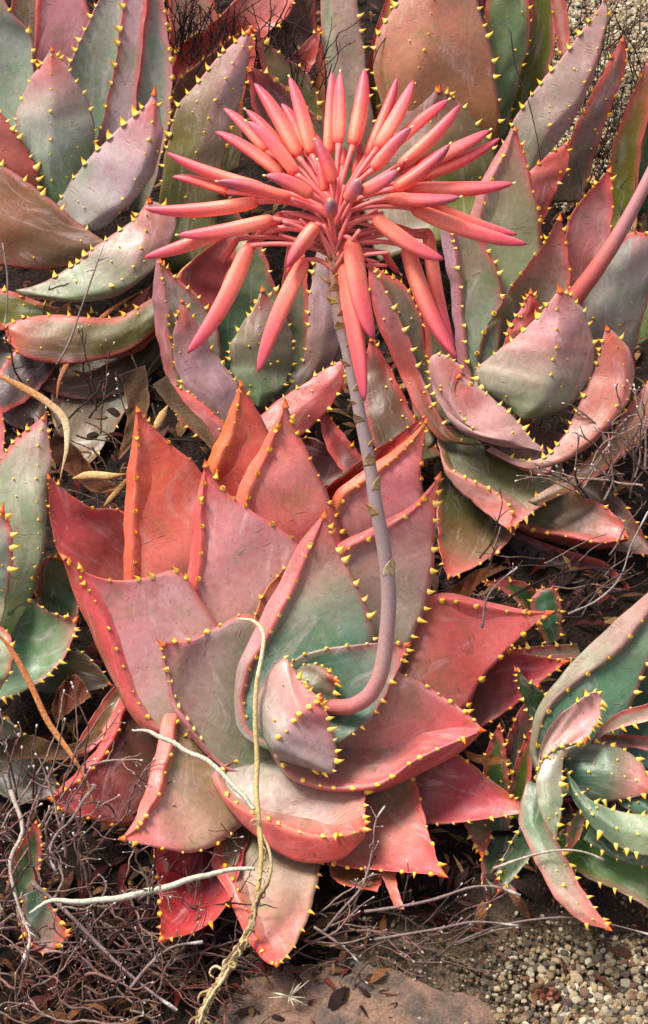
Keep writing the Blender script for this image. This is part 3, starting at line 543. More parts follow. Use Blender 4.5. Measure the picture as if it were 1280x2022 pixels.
L(P3, [(450,850),(388,795),(350,745),(340,685),(346,635),(358,590)], [(475,830),(470,756),(442,715),(414,675),(384,625),(361,590)], 40, 94, ((130,96,96),(148,112,116),(158,122,128),(156,106,106),(206,86,60)), side='b', ridge=.22, tA='m', tB='m', ts=.9, sp=30, rim=(168,120,120), rw=8)
L(P3, [(500,870),(446,835),(410,802),(372,774),(335,758)], [(470,910),(400,868),(362,838),(338,795),(334,760)], 60, 92, ((130,84,80),(152,84,84),(170,84,84),(186,84,76)), side='b', ridge=.2, tA='f', tB='m', ts=.75, sk='y', sp=28)
L(P3, [(480,850),(545,790),(597,757),(640,728),(682,707)], [(500,930),(592,866),(646,815),(676,765),(684,713)], 50, 84, ((120,70,54),(160,80,72),(184,86,84),(178,90,84)), side='b', ridge=.2, tA='o', tB='m', ts=.8, sk='y', sp=32, rA=((196,96,90),16))
L(P3, [(740,930),(680,856),(650,820),(634,798)], [(700,960),(652,900),(634,850),(630,800)], 20, 34, ((70,44,34),(130,46,46),(186,66,60)), tA='m', tB=None, sk='o', ts=.7)
L(P3, [(760,930),(725,850),(712,750),(730,668)], [(880,900),(826,830),(796,770),(764,710),(735,666)], 6, 34, ((80,76,36),(96,64,44),(112,74,60),(140,84,84)), side='b', ridge=.12, tA=None, tB='f', ts=.8, sp=46, sk='y', rB=((184,72,66),24))
# ------------------------------------------------------------------ right rosette
P4 = Plant(1030, 740, .115, 'mauve and grey green aloe rosette on the right with cupped inner leaves', ku=-.14, kd=.42)
L(P4, [(1010,480),(1040,345),(1080,308),(1120,280)], [(1060,480),(1104,370),(1124,330),(1122,282)], -90, -70, ((110,60,56),(164,84,84),(196,90,76)), side='b', ridge=.1, tA='m', tB='m', sk='o', ts=.8)
L(P4, [(1090,640),(1112,470),(1130,415),(1165,375),(1204,333)], [(1190,600),(1209,470),(1213,400),(1207,335)], -56, -20, ((150,110,100),(186,112,110),(188,130,130),(206,88,76)), tA='f', tB='f', ts=1.0, sk='y', sp=40, fr=((.35,1),(.3,1),(0,1)))
L(P4, [(1120,800),(1130,620),(1165,540),(1215,475),(1250,458)], [(1240,760),(1275,620),(1295,540),(1300,470),(1256,456)], -24, 20, ((120,104,70),(150,136,120),(164,150,142),(176,130,128)), side='b', ridge=.14, K=[(1170,780),(1222,650),(1232,590),(1246,520),(1252,460)], kc=((140,92,70),(150,144,134),(160,150,144)), tA='m', tB='f', tK='f', ts=.95, fr=((.6,1),(.5,1),(.25,.6)))
L(P4, [(930,760),(935,500),(952,405),(980,335),(1004,290),(1016,252)], [(1010,740),(1072,560),(1076,455),(1060,380),(1040,310),(1019,252)], -30, 26, ((104,124,90),(132,144,112),(140,144,112),(150,130,106),(188,120,112)), K=[(915,760),(918,500),(932,405),(966,325),(998,275),(1015,252)], kc=((196,140,140),(196,136,134),(186,104,100)), tA='f', tB='f', ts=1.0, sp=40, rA=((190,124,122),14), fr=((.3,1),(.45,1),(0,1)), sk='y')
L(P4, [(830,900),(792,700),(762,600),(737,532)], [(880,850),(848,700),(832,620),(800,562),(740,527)], -40, 0, ((90,84,52),(112,110,84),(130,116,96),(140,96,80)), side='b', ridge=.14, tA=None, tB='m', ts=.8, sp=17, fr=((0,1),(.55,1),(0,1)))
L(P4, [(860,850),(840,690),(838,620),(850,570)], [(930,820),(896,700),(878,640),(856,570)], -30, -10, ((84,74,50),(104,90,62),(110,92,64)), side='b', ridge=.1, tA='m', tB=None, ts=.6, tip=False)
L(P4, [(950,840),(928,740),(916,650),(909,560),(898,480),(884,430)], [(965,820),(990,690),(996,560),(968,490),(925,440),(888,428)], -4, 30, ((106,128,104),(132,146,126),(144,148,126),(150,128,106),(160,130,120)), K=[(925,840),(905,735),(894,640),(886,560),(868,470),(872,430)], kc=((150,80,80),(176,120,128),(176,140,148)), tA='o', tB='o', ts=.85, sp=34, rA=((176,104,108),8), fr=((.05,1),(.5,1),(0,1)), cup=.24)
L(P4, [(930,880),(868,868),(820,806),(780,720),(748,650),(730,580),(727,522)], [(980,880),(900,862),(862,805),(832,735),(806,660),(771,590),(733,518)], -6, 30, ((86,86,34),(130,66,44),(176,90,80),(178,112,112),(180,124,126)), side='b', ridge=.15, tA=None, tB='o', ts=1.0, sp=33, rB=((190,116,112),12), fr=((0,1),(.1,1),(0,1)))
L(P4, [(945,790),(936,705),(955,650),(990,588),(1030,533),(1070,484),(1103,429)], [(1060,790),(1112,640),(1130,560),(1122,490),(1108,428)], 6, 60, ((66,96,76),(96,124,100),(124,142,114),(156,136,118),(186,120,116),(206,94,80)), tA='f', tB='f', ts=.95, sp=38, rA=((180,104,100),18), fr=((.05,1),(.5,1),(0,1)), cup=.2)
L(P4, [(985,720),(1000,655),(1025,612),(1046,574)], [(1045,720),(1064,650),(1067,602),(1050,573)], 44, 64, ((150,130,104),(176,84,76),(184,66,60)), side='b', ridge=.16, tA='o', tB='o', ts=.9, sp=24)
L(P4, [(1000,800),(942,762),(934,728),(980,690),(1040,643),(1078,604),(1103,571)], [(1060,826),(1132,800),(1176,740),(1176,670),(1155,612),(1128,582),(1106,570)], 60, 136, ((124,132,98),(146,146,124),(166,146,132),(186,132,128),(178,128,132),(176,92,84)), side='b', ridge=.32, K=[(1030,830),(1078,775),(1092,720),(1098,690),(1100,640),(1101,600),(1105,571)], tA='o', tB='o', tK='f', ts=1.05, sp=30, rim=(190,150,140), rw=8, fr=((.12,1),(.6,1),(.3,1)))
L(P4, [(1080,892),(1054,868),(1026,830),(990,796),(950,768),(904,745)], [(1060,888),(980,880),(900,846),(856,780),(844,705),(868,694),(918,735),(904,747)], 70, 120, ((160,124,116),(176,134,128),(180,138,134),(180,128,126),(190,60,50)), side='b', ridge=.26, K=[(1070,892),(1000,872),(940,850),(912,825),(903,795),(899,775),(903,748)], kc=((170,130,124),(178,134,130),(184,130,128),(186,70,60)), tA='o', tB='o', tK='f', ts=.95, sp=24, rim=(200,150,150), rw=8, fr=((.03,1),(.55,.92),(.55,1)), )
L(P4, [(970,880),(1028,908),(1076,900),(1115,852),(1150,775),(1180,700),(1196,646)], [(960,890),(1040,926),(1100,918),(1165,882),(1222,824),(1254,750),(1244,690),(1215,656),(1199,646)], 50, 110, ((150,116,104),(180,130,122),(178,118,104),(178,104,90),(190,116,106),(206,100,84)), side='b', ridge=.24, K=[(970,890),(1080,914),(1165,868),(1214,810),(1236,745),(1222,690),(1198,647)], tA='o', tB=None, tK='f', ts=1.05, sp=28, rim=(196,124,112), rw=10, fr=((.06,.94),(0,1),(.62,1)))
L(P4, [(1040,990),(1130,930),(1200,860),(1240,800),(1300,730)], [(1060,1000),(1150,960),(1230,905),(1280,850),(1320,770)], 20, 50, ((96,92,64),(134,112,84),(160,114,90),(176,100,80)), side='b', ridge=.14, tA='m', tB=None, ts=.8, sp=40)
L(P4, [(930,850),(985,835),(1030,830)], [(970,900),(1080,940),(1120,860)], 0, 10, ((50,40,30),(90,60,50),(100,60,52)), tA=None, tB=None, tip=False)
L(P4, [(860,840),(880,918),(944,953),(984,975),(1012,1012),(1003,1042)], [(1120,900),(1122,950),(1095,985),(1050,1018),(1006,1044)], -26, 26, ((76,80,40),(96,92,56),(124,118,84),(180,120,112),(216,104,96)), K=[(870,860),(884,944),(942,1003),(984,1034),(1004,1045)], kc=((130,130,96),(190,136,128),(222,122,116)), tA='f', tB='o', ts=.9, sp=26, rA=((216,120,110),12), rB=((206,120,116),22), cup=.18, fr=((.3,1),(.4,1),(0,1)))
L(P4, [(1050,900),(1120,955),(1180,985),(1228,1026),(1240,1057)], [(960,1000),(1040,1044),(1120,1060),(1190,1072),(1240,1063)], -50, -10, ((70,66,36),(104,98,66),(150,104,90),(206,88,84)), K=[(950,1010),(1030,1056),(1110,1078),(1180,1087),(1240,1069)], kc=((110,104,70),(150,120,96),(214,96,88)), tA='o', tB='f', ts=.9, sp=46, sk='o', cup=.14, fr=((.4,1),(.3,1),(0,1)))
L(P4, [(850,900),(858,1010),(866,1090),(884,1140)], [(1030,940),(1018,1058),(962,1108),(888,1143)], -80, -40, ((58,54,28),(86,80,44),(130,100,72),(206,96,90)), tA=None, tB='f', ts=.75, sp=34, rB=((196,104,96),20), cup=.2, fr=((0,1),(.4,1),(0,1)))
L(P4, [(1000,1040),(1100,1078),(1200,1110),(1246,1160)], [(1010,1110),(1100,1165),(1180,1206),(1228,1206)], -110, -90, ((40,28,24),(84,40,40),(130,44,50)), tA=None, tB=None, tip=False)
# second flower stalk, leaning out of the right rosette
# ------------------------------------------------------------------ top right plants
P5 = Plant(870, 380, .10, 'aloe with one broad mottled pink brown leaf at the top behind the flower head', ku=-.2, kd=.4)
L(P5, [(690,380),(725,130),(745,45),(778,-40)], [(760,330),(748,150),(764,60),(785,-30)], -40, -10, ((70,70,22),(110,98,40),(140,110,56)), tA=None, tB='m', ts=.8, sp=24, rB=((176,120,60),10), tip=False)
L(P5, [(640,420),(655,235),(641,140),(634,60),(630,-60),(660,-220)], [(750,360),(740,228),(728,145),(720,70),(708,0),(694,-80),(668,-220)], -10, 30, ((170,120,110),(176,150,134),(194,160,148),(200,164,150)), side='b', ridge=.14, kc=((130,130,96),(160,158,134),(164,158,134)), K=[(690,400),(680,230),(664,140),(656,60),(650,-60),(662,-220)], tA=None, tB='o', ts=1.1, sp=38, rim=(186,140,128), tip=False)
L(P5, [(610,300),(624,140),(636,60),(640,-20)], [(650,300),(644,200),(640,60),(642,-20)], -60, -50, (OLV,(124,116,40),(150,104,60)), tA=None, tB=None, tip=False)
L(P5, [(960,330),(1000,160),(1040,60),(1050,-60)], [(1040,300),(1092,130),(1100,40),(1086,-80)], -80, -40, ((80,84,26),(108,112,44),(120,116,52)), tA=None, tB=None, tip=False)
L(P5, [(880,380),(945,140),(960,0),(1000,-130)], [(1005,260),(1036,130),(1052,60),(1046,0),(1016,-130)], -50, -10, ((100,116,84),(122,142,108),(128,140,96),(140,130,90)), side='b', ridge=.14, tA=None, tB='m', tK='f', ts=.7, sp=34, tip=False)
L(P5, [(1128,190),(1100,90),(1090,30),(1078,-60)], [(1124,190),(1126,60),(1118,0),(1106,-60)], -30, -20, ((196,110,100),(206,140,130),(206,150,140)), tA='f', tB=None, ts=1.05, sp=36, rA=((206,84,60),14), sk='y', tip=False)
L(P5, [(820,420),(748,210),(731,120),(740,65),(775,15),(820,-70),(880,-200)], [(950,420),(996,262),(992,180),(980,105),(960,40),(935,-50),(890,-200)], 0, 60, ((110,90,36),(150,100,60),(176,118,94),(196,136,120),(190,144,128)), side='b', ridge=.2, K=[(870,400),(818,210),(824,145),(838,95),(849,50),(858,-20),(885,-200)], tA='o', tB='o', tK='f', ts=1.1, sp=34, rim=(196,130,116), rw=12, fr=((.35,1),(.25,1),(.3,1)), tip=False)
L(P5, [(740,520),(700,345),(738,262),(785,220),(830,190),(865,175)], [(960,470),(990,350),(984,290),(952,246),(907,196),(870,175)], 30, 64, ((96,100,40),(112,112,56),(124,112,72),(130,98,78),(110,52,50)), side='b', ridge=.14, K=[(850,480),(845,300),(850,240),(858,205),(867,176)], kc=((130,114,90),(146,122,104),(150,116,104),(120,60,56)), tA='m', tB='o', tK='f', ts=1.0, sp=28, rim=(150,104,76), rw=8, fr=((.55,1),(.3,1),(.6,1)))
L(P5, [(930,420),(900,400),(905,370),(914,335)], [(950,430),(940,380),(928,350),(916,334)], 40, 44, ((150,90,70),(186,90,70)), tA=None, tB=None, ts=.6)
P9 = Plant(1030, 400, .10, 'aloe at the upper right whose long mauve leaf points to the top edge', ku=-.2, kd=.4)
L(P9, [(950,420),(1000,262),(1040,192),(1090,132),(1140,70),(1178,22),(1195,-6)], [(1000,420),(1072,318),(1122,260),(1160,180),(1190,88),(1201,20),(1198,-6)], 20, 74, ((110,112,76),(150,140,118),(178,142,136),(184,140,136),(180,110,106),(206,70,64)), side='b', ridge=.22, K=[(990,420),(1100,232),(1140,195),(1162,150),(1186,80),(1199,25),(1197,-5)], kc=((116,120,84),(164,142,132),(184,140,138)), tA='o', tB=None, tK='f', ts=1.15, sp=38, rim=(190,140,134), rw=10, fr=((.25,1),(0,1),(.35,1)))
P10_ = Plant(1190, 430, .08, 'brownish aloe behind dry twigs near the top right edge', ku=-.2, kd=.4)
L(P10_, [(1080,400),(1130,262),(1170,180),(1200,125),(1226,76)], [(1150,400),(1202,230),(1238,130),(1234,76)], 0, 40, ((90,76,50),(130,98,88),(150,108,102),(170,96,84)), side='b', ridge=.16, tA='f', tB='f', ts=.95, sp=34, sk='y')
L(P10_, [(1160,520),(1205,300),(1240,200),(1276,124)], [(1260,520),(1268,300),(1290,200),(1298,124)], -10, 20, ((90,88,20),(124,118,36),(140,116,50),(190,90,80)), tA='f', tB=None, ts=.95, sp=40, tip=False)
L(P10_, [(1230,420),(1258,300),(1268,160),(1290,60)], [(1330,420),(1330,160),(1320,60)], -30, 0, ((40,70,24),(70,100,40),(84,110,50)), tA='m', tB=None, ts=.7, tip=False)
L(P10_, [(1215,760),(1240,600),(1262,440),(1290,350)], [(1320,760),(1330,600),(1330,440)], -60, -40, ((84,90,44),(104,112,66),(120,120,76)), tA='m', tB=None, ts=.8, tip=False)
# ------------------------------------------------------------------ left edge plant
P6 = Plant(-30, 1190, .11, 'green aloe cut off by the left edge beside the big red rosette', ku=0, kd=.42)
L(P6, [(-90,1000),(-80,880),(-50,740)], [(0,980),(12,880),(4,800),(-45,735)], -40, -20, (MAU,(196,130,130),(200,120,120)), tA=None, tB='f', ts=.8, tip=False)
L(P6, [(70,1260),(78,1110),(96,1098),(134,1108)], [(130,1260),(160,1200),(148,1130),(137,1110)], -60, -50, ((60,80,30),(84,104,52),(130,110,70)), tA='m', tB='m', ts=.7, sp=26)
L(P6, [(-20,1280),(-50,1100),(-40,960),(15,880),(55,845),(86,823)], [(25,1250),(62,1175),(86,1080),(98,980),(103,890),(89,822)], -6, 40, ((100,112,48),(124,130,84),(146,148,118),(160,148,130),(178,130,124)), side='b', ridge=.2, K=[(20,1260),(62,1160),(80,1060),(74,980),(76,890),(88,824)], kc=((110,124,60),(140,148,112),(156,156,132),(176,140,134)), tA='o', tB='f', tK='f', ts=.95, sp=28, sk='y', fr=((.4,1),(.3,1),(.2,.95)), rB=((180,120,116),10))
L(P6, [(20,1200),(62,1180),(88,1198),(118,1213),(150,1221)], [(-60,1400),(20,1382),(82,1350),(128,1300),(150,1245),(152,1223)], 4, 50, ((84,110,76),(104,130,96),(120,134,104),(170,116,104)), tA='f', tB='o', ts=.85, sp=24, rim=(190,96,96), rw=14, cup=.2, fr=((.2,1),(.2,1),(0,1)), arch=-6)
L(P6, [(-90,1240),(-80,1100),(-35,1035),(4,1003)], [(0,1260),(22,1150),(29,1082),(22,1035),(6,1003)], 60, 96, ((140,158,130),(150,166,148),(150,156,140),(190,120,110)), side='b', ridge=.16, tA=None, tB='o', tK='f', ts=1.1, sp=24, fr=((0,1),(.45,1),(.3,1)))
L(P6, [(-90,1400),(-60,1290),(-20,1228)], [(-20,1390),(22,1330),(30,1280),(14,1244),(-18,1227)], 96, 106, ((120,134,96),(150,156,124),(176,170,140)), side='b', ridge=.14, tA=None, tB='m', ts=.8, sp=24)
# ------------------------------------------------------------------ bottom right plant
P7 = Plant(1230, 1500, .11, 'dark green aloe at the lower right edge with a curled pink centre leaf', ku=0, kd=.42, size=.85)
L(P7, [(1240,1520),(1200,1420),(1262,1320),(1310,1180)], [(1330,1520),(1345,1320),(1340,1180)], -30, -10, ((40,70,58),(56,92,74),(70,100,84)), tA='m', tB=None, ts=.8, sp=40, tip=False)
L(P7, [(1100,1580),(1060,1480),(1078,1412),(1126,1357),(1186,1314),(1240,1264),(1340,1120)], [(1200,1560),(1240,1440),(1274,1340),(1316,1250),(1344,1120)], -16, 30, ((56,92,76),(74,110,88),(96,126,100),(116,130,104),(150,130,110)), K=[(1080,1580),(1046,1485),(1056,1410),(1098,1340),(1168,1264),(1236,1204),(1336,1120)], kc=((84,108,78),(140,138,112),(164,136,122),(186,130,124)), tA='f', tB='m', ts=1.0, sp=40, rA=((160,118,108),12), cup=.24, fr=((.15,1),(.3,1),(0,1)))
L(P7, [(1110,1640),(1150,1610),(1280,1680),(1350,1710)], [(1090,1680),(1150,1732),(1222,1764),(1290,1802),(1350,1830)], -20, 10, ((50,84,30),(72,110,36),(84,112,44),(110,116,60)), tA=None, tB='o', ts=.9, sp=42, rB=((150,104,90),24), tip=False)
L(P7, [(1140,1600),(1118,1640),(1120,1680)], [(1160,1600),(1148,1650),(1124,1684)], 10, 20, ((80,110,70),(90,120,76)), tA='o', tB='o', ts=.7, sp=22)
L(P7, [(1170,1500),(1178,1454),(1232,1450),(1290,1455),(1350,1462)], [(1190,1510),(1240,1478),(1290,1484),(1350,1480)], 24, 60, ((84,80,64),(140,104,104),(176,120,122)), tA=None, tB=None, tip=False)
L(P7, [(1150,1510),(1175,1452),(1215,1410),(1280,1388),(1350,1366)], [(1160,1520),(1180,1462),(1222,1440),(1280,1425),(1350,1400)], 40, 90, ((90,110,84),(130,134,112),(164,144,130),(196,140,130)), tA=None, tB='o', ts=1.05, sp=31, rB=((206,130,110),16), tip=False)
L(P7, [(1108,1520),(1124,1480),(1170,1466),(1222,1472),(1266,1502),(1292,1558)], [(1112,1545),(1140,1574),(1190,1586),(1240,1580),(1286,1566)], 34, 100, ((50,84,66),(64,98,78),(100,116,92),(176,124,114),(216,110,90)), side='b', ridge=.24, tA='m', tB='o', tK='f', ts=1.0, sp=30, rim=(150,120,100), rw=10)
L(P7, [(1112,1480),(1128,1532),(1160,1572),(1200,1592),(1250,1604),(1350,1606)], [(1112,1540),(1130,1575),(1156,1618),(1202,1662),(1262,1690),(1350,1690)], 70, 110, ((62,92,70),(84,108,84),(106,124,96),(140,146,112),(150,136,108)), side='b', ridge=.2, tA='o', tB='o', tK='f', ts=1.05, sp=36, rim=(150,156,110), rw=8, tip=False)
L(P7, [(1060,1570),(1076,1450),(1120,1398),(1184,1362),(1188,1412),(1157,1462)], [(1066,1580),(1062,1525),(1078,1495),(1110,1476),(1155,1465)], 90, 116, ((130,140,116),(176,144,132),(204,150,146),(206,140,136)), tA='o', tB='f', ts=1.05, sp=17, rim=(206,130,120), rw=10, cup=.08, fr=((.55,1),(.2,1),(0,1)))
L(P7, [(1096,1656),(1066,1605),(1058,1540),(1078,1496),(1150,1466)], [(1099,1656),(1112,1592),(1113,1520),(1120,1486),(1154,1468)], 84, 110, ((110,116,80),(146,150,124),(156,150,132),(190,140,130)), side='b', ridge=.16, tA=None, tB='o', ts=1.0, sp=22, rim=(160,130,110), rw=8, fr=((0,1),(.05,.7),(0,1)), tip=False)
L(P7, [(1040,1540),(1022,1610),(1050,1690),(1100,1780),(1150,1822),(1202,1836)], [(1100,1560),(1086,1625),(1120,1690),(1150,1750),(1185,1805),(1206,1833)], 10, 30, ((70,100,70),(116,134,106),(150,144,120),(186,140,128),(206,104,92)), side='b', ridge=.2, tA=None, tB='o', tK='f', ts=1.05, sp=30, rim=(196,110,100), rw=16, fr=((0,1),(.2,1),(.5,1)))
# ------------------------------------------------------------------ small dark offsets
PA = Plant(1010, 1560, .04, 'small dark green aloe offset in shade between the two bigger rosettes at lower right', ku=0, kd=.3, group='small aloe offsets', size=.85)
L(PA, [(990,1560),(990,1500),(1015,1420),(1060,1350)], [(1050,1560),(1052,1500),(1064,1420),(1068,1352)], 0, 20, ((50,74,50),(84,70,56),(170,84,84)), tA='m', tB='f', ts=.8, sp=34)
L(PA, [(960,1640),(950,1560),(960,1480),(985,1430)], [(1010,1640),(1010,1560),(1000,1480),(988,1430)], 4, 14, ((60,84,50),(76,98,50),(90,104,56)), tA='o', tB='o', ts=.8, sp=30)
L(PA, [(1000,1600),(1012,1520),(1035,1460),(1048,1440)], [(1050,1640),(1048,1560),(1055,1480),(1052,1440)], 14, 24, ((70,84,24),(96,100,40),(90,90,40)), tA='m', tB=None, ts=.8, sp=30)
L(PA, [(950,1650),(950,1740),(972,1800),(1012,1838)], [(1030,1650),(1022,1750),(1024,1800),(1016,1838)], 0, 10, ((50,74,46),(64,94,60),(76,100,60)), tA='m', tB='o', ts=.7, sp=36)
L(PA, [(900,1590),(925,1650),(950,1690)], [(976,1590),(972,1650),(956,1692)], -14, 6, ((80,96,64),(130,116,84),(196,74,56)), tA='o', tB='o', ts=.9, sp=34, side='b', ridge=.1)
PB = Plant(1060, 1210, .06, 'small dark green aloe offset under the right rosette', ku=.1, kd=.3, group='small aloe offsets', size=.85)
L(PB, [(1060,1240),(1020,1190),(980,1160),(950,1150)], [(1080,1200),(1040,1150),(990,1146),(952,1148)], -10, 0, ((34,60,24),(60,96,40),(80,112,50)), tA='o', tB='o', ts=.7, sp=30)
L(PB, [(1080,1280),(1045,1200),(1060,1165),(1090,1160)], [(1110,1260),(1112,1210),(1106,1175),(1092,1160)], 0, 10, ((44,74,46),(66,104,66),(84,116,72)), side='b', ridge=.2, tA='o', tB='o', ts=.75, sp=24)
L(PB, [(1140,1270),(1060,1275),(1010,1282),(1000,1284)], [(1150,1300),(1080,1305),(1030,1300),(1000,1287)], 20, 26, ((120,110,70),(150,124,110),(170,120,110)), tA='o', tB='o', ts=.9, sp=22)
PC = Plant(60, 1820, .03, 'little grey green aloe offset with red tip among dry twigs at the lower left', ku=0, kd=.3, group='small aloe offsets', size=.8)
L(PC, [(40,1770),(52,1860),(90,1886),(136,1848)], [(84,1750),(112,1800),(138,1845)], 0, 20, ((64,86,70),(96,108,92),(150,110,100),(214,84,64)), tA='o', tB='m', ts=1.0, sp=24, sk='o')
L(PC, [(10,1780),(20,1700),(50,1650),(70,1620)], [(60,1780),(80,1720),(84,1660),(74,1620)], -14, 0, ((60,76,40),(80,96,56),(90,100,60)), tA='m', tB='m', ts=.7, sp=26)
# lower leaves closing the gaps between the plants, shade put into their dark colours
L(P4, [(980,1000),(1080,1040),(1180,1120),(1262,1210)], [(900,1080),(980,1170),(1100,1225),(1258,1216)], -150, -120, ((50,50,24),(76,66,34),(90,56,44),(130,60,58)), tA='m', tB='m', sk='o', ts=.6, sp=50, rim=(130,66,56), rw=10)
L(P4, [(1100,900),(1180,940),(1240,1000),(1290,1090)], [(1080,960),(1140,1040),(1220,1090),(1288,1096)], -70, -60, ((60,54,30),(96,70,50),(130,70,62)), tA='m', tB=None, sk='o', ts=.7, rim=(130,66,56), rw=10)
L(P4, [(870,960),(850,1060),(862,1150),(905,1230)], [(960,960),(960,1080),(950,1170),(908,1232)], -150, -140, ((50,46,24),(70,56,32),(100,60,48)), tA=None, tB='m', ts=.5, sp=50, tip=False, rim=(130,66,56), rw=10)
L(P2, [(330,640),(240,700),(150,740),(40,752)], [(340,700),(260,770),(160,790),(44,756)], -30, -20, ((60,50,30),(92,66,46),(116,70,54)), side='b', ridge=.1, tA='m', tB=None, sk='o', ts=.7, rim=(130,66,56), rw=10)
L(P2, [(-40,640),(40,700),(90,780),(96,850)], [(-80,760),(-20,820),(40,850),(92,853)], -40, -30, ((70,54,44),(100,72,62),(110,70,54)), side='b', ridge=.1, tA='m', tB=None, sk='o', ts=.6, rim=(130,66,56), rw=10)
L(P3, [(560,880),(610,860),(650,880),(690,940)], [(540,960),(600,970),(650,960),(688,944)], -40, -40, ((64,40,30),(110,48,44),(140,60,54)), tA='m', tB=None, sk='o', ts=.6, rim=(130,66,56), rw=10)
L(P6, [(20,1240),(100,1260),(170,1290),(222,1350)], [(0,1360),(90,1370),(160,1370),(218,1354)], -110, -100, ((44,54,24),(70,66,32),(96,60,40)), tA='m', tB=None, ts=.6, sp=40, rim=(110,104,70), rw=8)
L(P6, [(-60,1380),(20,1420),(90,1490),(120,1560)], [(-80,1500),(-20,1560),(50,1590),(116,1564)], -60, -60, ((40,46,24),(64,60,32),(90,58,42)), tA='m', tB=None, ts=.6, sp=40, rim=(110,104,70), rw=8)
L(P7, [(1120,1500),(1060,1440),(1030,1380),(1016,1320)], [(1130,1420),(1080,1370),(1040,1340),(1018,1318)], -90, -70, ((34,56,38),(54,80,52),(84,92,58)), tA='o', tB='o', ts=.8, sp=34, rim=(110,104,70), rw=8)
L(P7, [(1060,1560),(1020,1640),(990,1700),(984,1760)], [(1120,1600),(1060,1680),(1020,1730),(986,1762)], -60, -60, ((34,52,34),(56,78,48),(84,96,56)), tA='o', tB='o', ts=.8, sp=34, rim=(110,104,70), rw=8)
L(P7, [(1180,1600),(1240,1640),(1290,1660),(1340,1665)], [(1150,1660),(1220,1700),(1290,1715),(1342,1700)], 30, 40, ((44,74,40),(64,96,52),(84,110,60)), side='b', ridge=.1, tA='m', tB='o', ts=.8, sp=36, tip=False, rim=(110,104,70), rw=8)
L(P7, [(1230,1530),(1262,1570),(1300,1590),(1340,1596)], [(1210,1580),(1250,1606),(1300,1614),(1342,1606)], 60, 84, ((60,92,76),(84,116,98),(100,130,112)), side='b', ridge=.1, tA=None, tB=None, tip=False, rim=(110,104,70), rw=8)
# ------------------------------------------------------------------ flower stalks
def at(x, y, z): return np.array(V(x, y, z))
FZ = P1.zc
path = [(630,1392,20),(660,1396,56),(695,1394,78),(728,1374,92),(751,1332,106),(764,1250,126),(768,1170,148),(758,1080,178),(743,1000,204),(729,910,226),(713,830,244),(697,750,260),(678,660,276),(663,590,288),(657,530,296),(660,470,300),(664,410,306)]
pp = spline(path, 90); pp[:, 2] += FZ
t = np.linspace(0, 1, 90); rad = np.interp(t, [0, .1, .3, .5, .75, .8, .86, 1], [15.5, 16, 14.5, 12.5, 10.5, 13, 10, 6]) * M
cst = np.array([C(x) for x in [(176,90,82),(192,112,112),(186,142,140),(178,150,150),(172,150,152),(168,146,146),(160,128,112),(200,120,100)]])
col = np.stack([np.interp(t, [0,.08,.18,.3,.6,.76,.84,1], cst[:, k]) for k in range(3)], 1)
mb = MB(); mb.tube(VN(pp), rad, 18, col)
stalk = mb.build('flower_stalk', M_STALK, P1.root)
def bract(path_i, side, ln, w, cc):
    c = VN(pp[path_i]); tg = VN(pp[path_i + 1]) - VN(pp[path_i - 1]); tg /= np.linalg.norm(tg)
    Tn = np.array(TV); s = np.cross(tg, Tn); s /= np.linalg.norm(s); r = rad[path_i]; v = []; f = []; n = 9
    for i in range(7):
        u = i / 6
        for k in range(n):
            a = (k / (n - 1) - .5) * (2.6 * (1 - u ** 1.6)) + side
            rr = r * (1.05 + .55 * u ** 2 + .03 * math.sin(k * 3 + i))
            v.append(c + tg * ln * .72 * M * u + (math.sin(a) * s + math.cos(a) * Tn) * rr * 1.0)
    for i in range(6):
        for k in range(n - 1): f.append((i*n+k, i*n+k+1, (i+1)*n+k+1, (i+1)*n+k))
    o = mkobj('bract', v, f, M_DRY, stalk, cols=np.array([C(cc)] * len(v)))
    md = o.modifiers.new('s', 'SOLIDIFY'); md.thickness = .0008
for i, sd_, ln, w, cc in ((48,.1,34,1,(190,150,116)),(44,1.0,40,1,(196,160,116)),(40,-1.1,40,1,(190,150,96)),(30,.6,50,1,(214,190,150)),(55,-.6,24,1,(176,140,110)),(60,.9,22,1,(190,150,110)),(64,-1.2,22,1,(170,130,100)),(67,1.3,20,1,(180,130,100)),(70,-.3,20,1,(190,150,90)),(72,1.0,20,1,(170,110,80)),(74,-1.0,20,1,(200,160,80)),(76,.2,18,1,(180,130,80)),(78,1.4,18,1,(196,160,84)),(80,-1.4,18,1,(200,150,90)),(51,1.5,20,1,(196,150,110)),(58,-1.5,16,1,(170,120,90))):
    bract(i, sd_, ln, w, cc)
